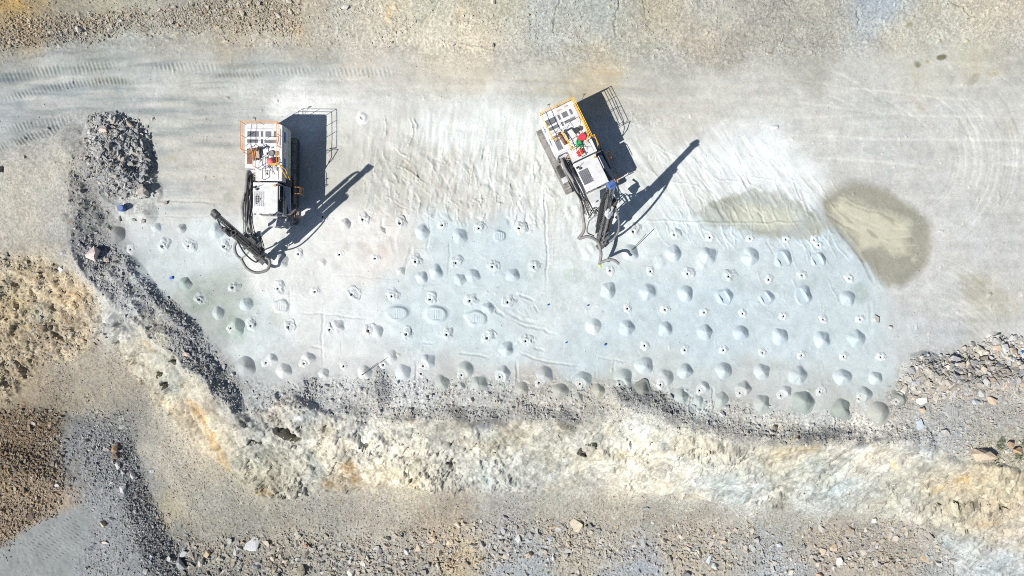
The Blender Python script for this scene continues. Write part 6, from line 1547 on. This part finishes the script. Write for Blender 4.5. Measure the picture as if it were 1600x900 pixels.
    bl.build('added_mast_hose', M_hose if V2 else M_black, mast, True)
    fd = MB()
    if V2: fd.box((.55, -5.2, 2.6), (.4, .42, .5), (0, 0, .3), bev=.05).cyl((.25, -5.9, 2.5), (.5, -5.3, 2.6), .09); fd.tube(curve([(.9, -4.6, 2.4), (1.0, -5.1, 2.5), (.6, -5.6, 2.4), (.1, -5.5, 2.5)], 6), .06, 8)
    else: fd.box((-.35, -5.4, 2.5), (.3, .35, .4), (0, 0, .4), bev=.05).cyl((-.9, -5.4, 2.4), (-.3, -5.5, 2.5), .09)
    fd.build('feed_swing_bracket', M_side, T)
    # a few bits of writing-free decals: hazard edge
    MB().box((0, 1.915, 1.12), (2.0, .03, .1), bev=0).build('rear_bumper', M_yellow if V2 else M_orange, T)
    return T, H

RIG1 = (-16.5, 9.0, 0); RIG2 = (3.74, 10.28, 0)
def rig_world(rig, rz, p):
    c, s = math.cos(rz), math.sin(rz); return (rig[0] + p[0] * c - p[1] * s, rig[1] + p[0] * s + p[1] * c, p[2] + rig[2])
def flat_z(x, y, r=1.6): return float(np.percentile([ground_z(x + a, y + b) for a in np.linspace(-r, r, 9) for b in np.linspace(-r * 1.6, r, 9)], 80))
z1 = flat_z(RIG1[0], RIG1[1]); z2 = flat_z(RIG2[0], RIG2[1]); RIG1 = (RIG1[0], RIG1[1], z1 - .02); RIG2 = (RIG2[0], RIG2[1], z2 - .02)
A1 = math.radians(-.5); A2 = math.radians(25.6)
drill_rig(RIG1, A1, 'left white crawler drill rig with orange rails and its mast leaning away left', 1)
drill_rig(RIG2, A2, 'right white crawler drill rig standing askew with bright yellow rails and long hose', 2)
HR = 2.78
def on_rig(rig, rz, p): return rig_world(rig, rz, p)
t = empty('canister', on_rig(RIG1, A1, (.55, -.62, HR + .04)))
MB().lumpy((0, 0, .2), (.26, .24, .2), 4).build('canister_body', M_pink, t, True); MB().cyl((.1, .05, .36), (.1, .05, .45), .05).build('lid', M_red, t)
tag(t, 'faded red canister lying on the roof of the left rig', 'canister')
t = empty('bucket', on_rig(RIG2, A2, (.66, -.66, HR + .04)))
MB().cyl((0, 0, 0), (0, 0, .34), .24, 20).build('bucket_body', M_red, t); MB().cyl((0, 0, .342), (0, 0, .38), .25, 20).build('lid', M_red, t); MB().tube(curve([(-.24, 0, .3), (-.1, .2, .42), (.14, .16, .42), (.24, 0, .3)], 5), .014, 6).build('handle', M_steel, t)
tag(t, 'round red lidded bucket on the roof of the right rig', 'bucket')
t = MB().lumpy((0, 0, .1), (.22, .28, .12), 8).lumpy((.15, -.16, .08), (.14, .14, .1), 9).build('cloth_bundle', M_green, None, True); t.location = on_rig(RIG2, A2, (.32, -.92, HR + .04))
tag(t, 'bright green cloth bundle beside the red bucket on the right rig', 'cloth')
for k in range(2):
    t = MB().cyl((-.22, 0, .09), (.2, 0, .09), .085, 12).cyl((.2, 0, .09), (.3, 0, .09), .035, 8).build('fire_extinguisher', M_red, None)
    p = on_rig(RIG2, A2, (.12, -1.42 - .19 * k, HR + .04)); t.location = p; t.rotation_euler = (0, 0, A2 + .15 + .1 * k)
    tag(t, ('upper' if k == 0 else 'lower') + ' red fire extinguisher lying on the front roof of the right rig', 'fire extinguisher', 'extinguishers on the rig roof')

# ------------------------------------------------------------------ small things on the ground
x, y, z = at(193, 326)
t = empty('plastic_drum', (x, y, z))
MB().cyl((0, 0, -.05), (0, 0, .42), .22, 20).ring((0, 0, .15), .22, .015).ring((0, 0, .3), .22, .015).build('drum_body', M_blue, t); MB().cyl((0, 0, .42), (0, 0, .46), .20, 20).cyl((.1, 0, .46), (.1, 0, .48), .04).build('lid', M_blue, t)
tag(t, 'small dented blue plastic drum among stones left of the bench', 'drum')
M_cap = plain('bright_blue_plastic', (.01, .13, .55), .4, var=.1)
for (u, v, lab, s) in [(268, 434, 'blue hole plug on the dust near the left bench edge', 1.0), (856, 476, 'tiny blue plug left of the central white cone, upper left one', .45), (918, 477, 'tiny blue plug straight above the white central cone', .45),
                  (945, 538, 'bright blue plug under the white central cone', .6), (884, 535, 'tiny dull blue plug left of the bright blue one', .4), (1597, 549, 'blue plug at the right edge above the windrow', 1.2)]:
    x, y, z = at(u, v); r = .09 * s
    o = MB().cyl((0, 0, 0), (0, 0, .10), r, 14).cyl((0, 0, .10), (0, 0, .13), r * 1.25, 14).cyl((0, 0, .13), (0, 0, .15), r * .5, 10).build('hole_plug', M_cap); o.location = (x, y, z); o.rotation_euler = (.2, .1, 0)
    tag(o, lab, 'plug', 'blue plugs for the drill holes')
for (u, v, du, dv, lab) in [(986, 391, 21, -25, 'long thin dark rod stuck aslant in the cone below the right rig'), (567, 585, 28, -21, 'thin dark rod stuck aslant in a white cone of the bottom row')]:
    x, y, z = at(u, v)
    o = MB().cyl((0, 0, 0), (du * S * .97, -dv * S * .97, .55), .022, 8).cyl((0, 0, .02), (du * S * .06, -dv * S * .06, .06), .04, 8).build('marker_rod', M_dark); o.location = (x, y, z + .32)
    tag(o, lab, 'rod', 'marker rods in the cones')
# weeds
M_leaf = plain('weed_leaf', (.10, .14, .06), .8, var=.4, dust=.6, scale=20)
def weed(u, v, R, n, lab, seed):
    rr = random.Random(seed); x, y, z = at(u, v); t = empty('weed', (x, y, z)); m = MB(); s = MB()
    for k in range(n):
        a = rr.uniform(0, 6.28); d = R * math.sqrt(rr.random()); h = rr.uniform(.05, .3)
        px, py = d * math.cos(a), d * math.sin(a)
        if k % 9 == 0: s.tube([(0, 0, 0), (px * .6, py * .6, h * .8), (px, py, h)], .008, 4)
        q = Matrix.Rotation(rr.uniform(0, 6.28), 4, 'Z') @ Matrix.Rotation(rr.uniform(-.9, .9), 4, 'X')
        l = rr.uniform(.03, .075)
        vs = [m.bm.verts.new(Vector((px, py, h)) + q @ Vector(w)) for w in ((-l * .4, 0, 0), (0, -l, 0), (l * .4, 0, 0), (0, l, .01))]
        m.bm.faces.new(vs)
    m.build('leaves', M_leaf, t); s.build('stems', M_leaf, t)
    tag(t, lab, 'weed', 'weeds at the right edge')
weed(1562, 696, .36, 150, 'low green weed left of the rusty rock', 1); weed(1590, 713, .34, 150, 'low green weed under the orange rock', 2)
weed(1554, 715, .28, 80, 'sparse weed right of the big cracked boulder', 3); weed(1598, 693, .26, 90, 'green weed cut by the right edge', 4); weed(1563, 688, .2, 50, 'smallest weed above the low green one', 5)
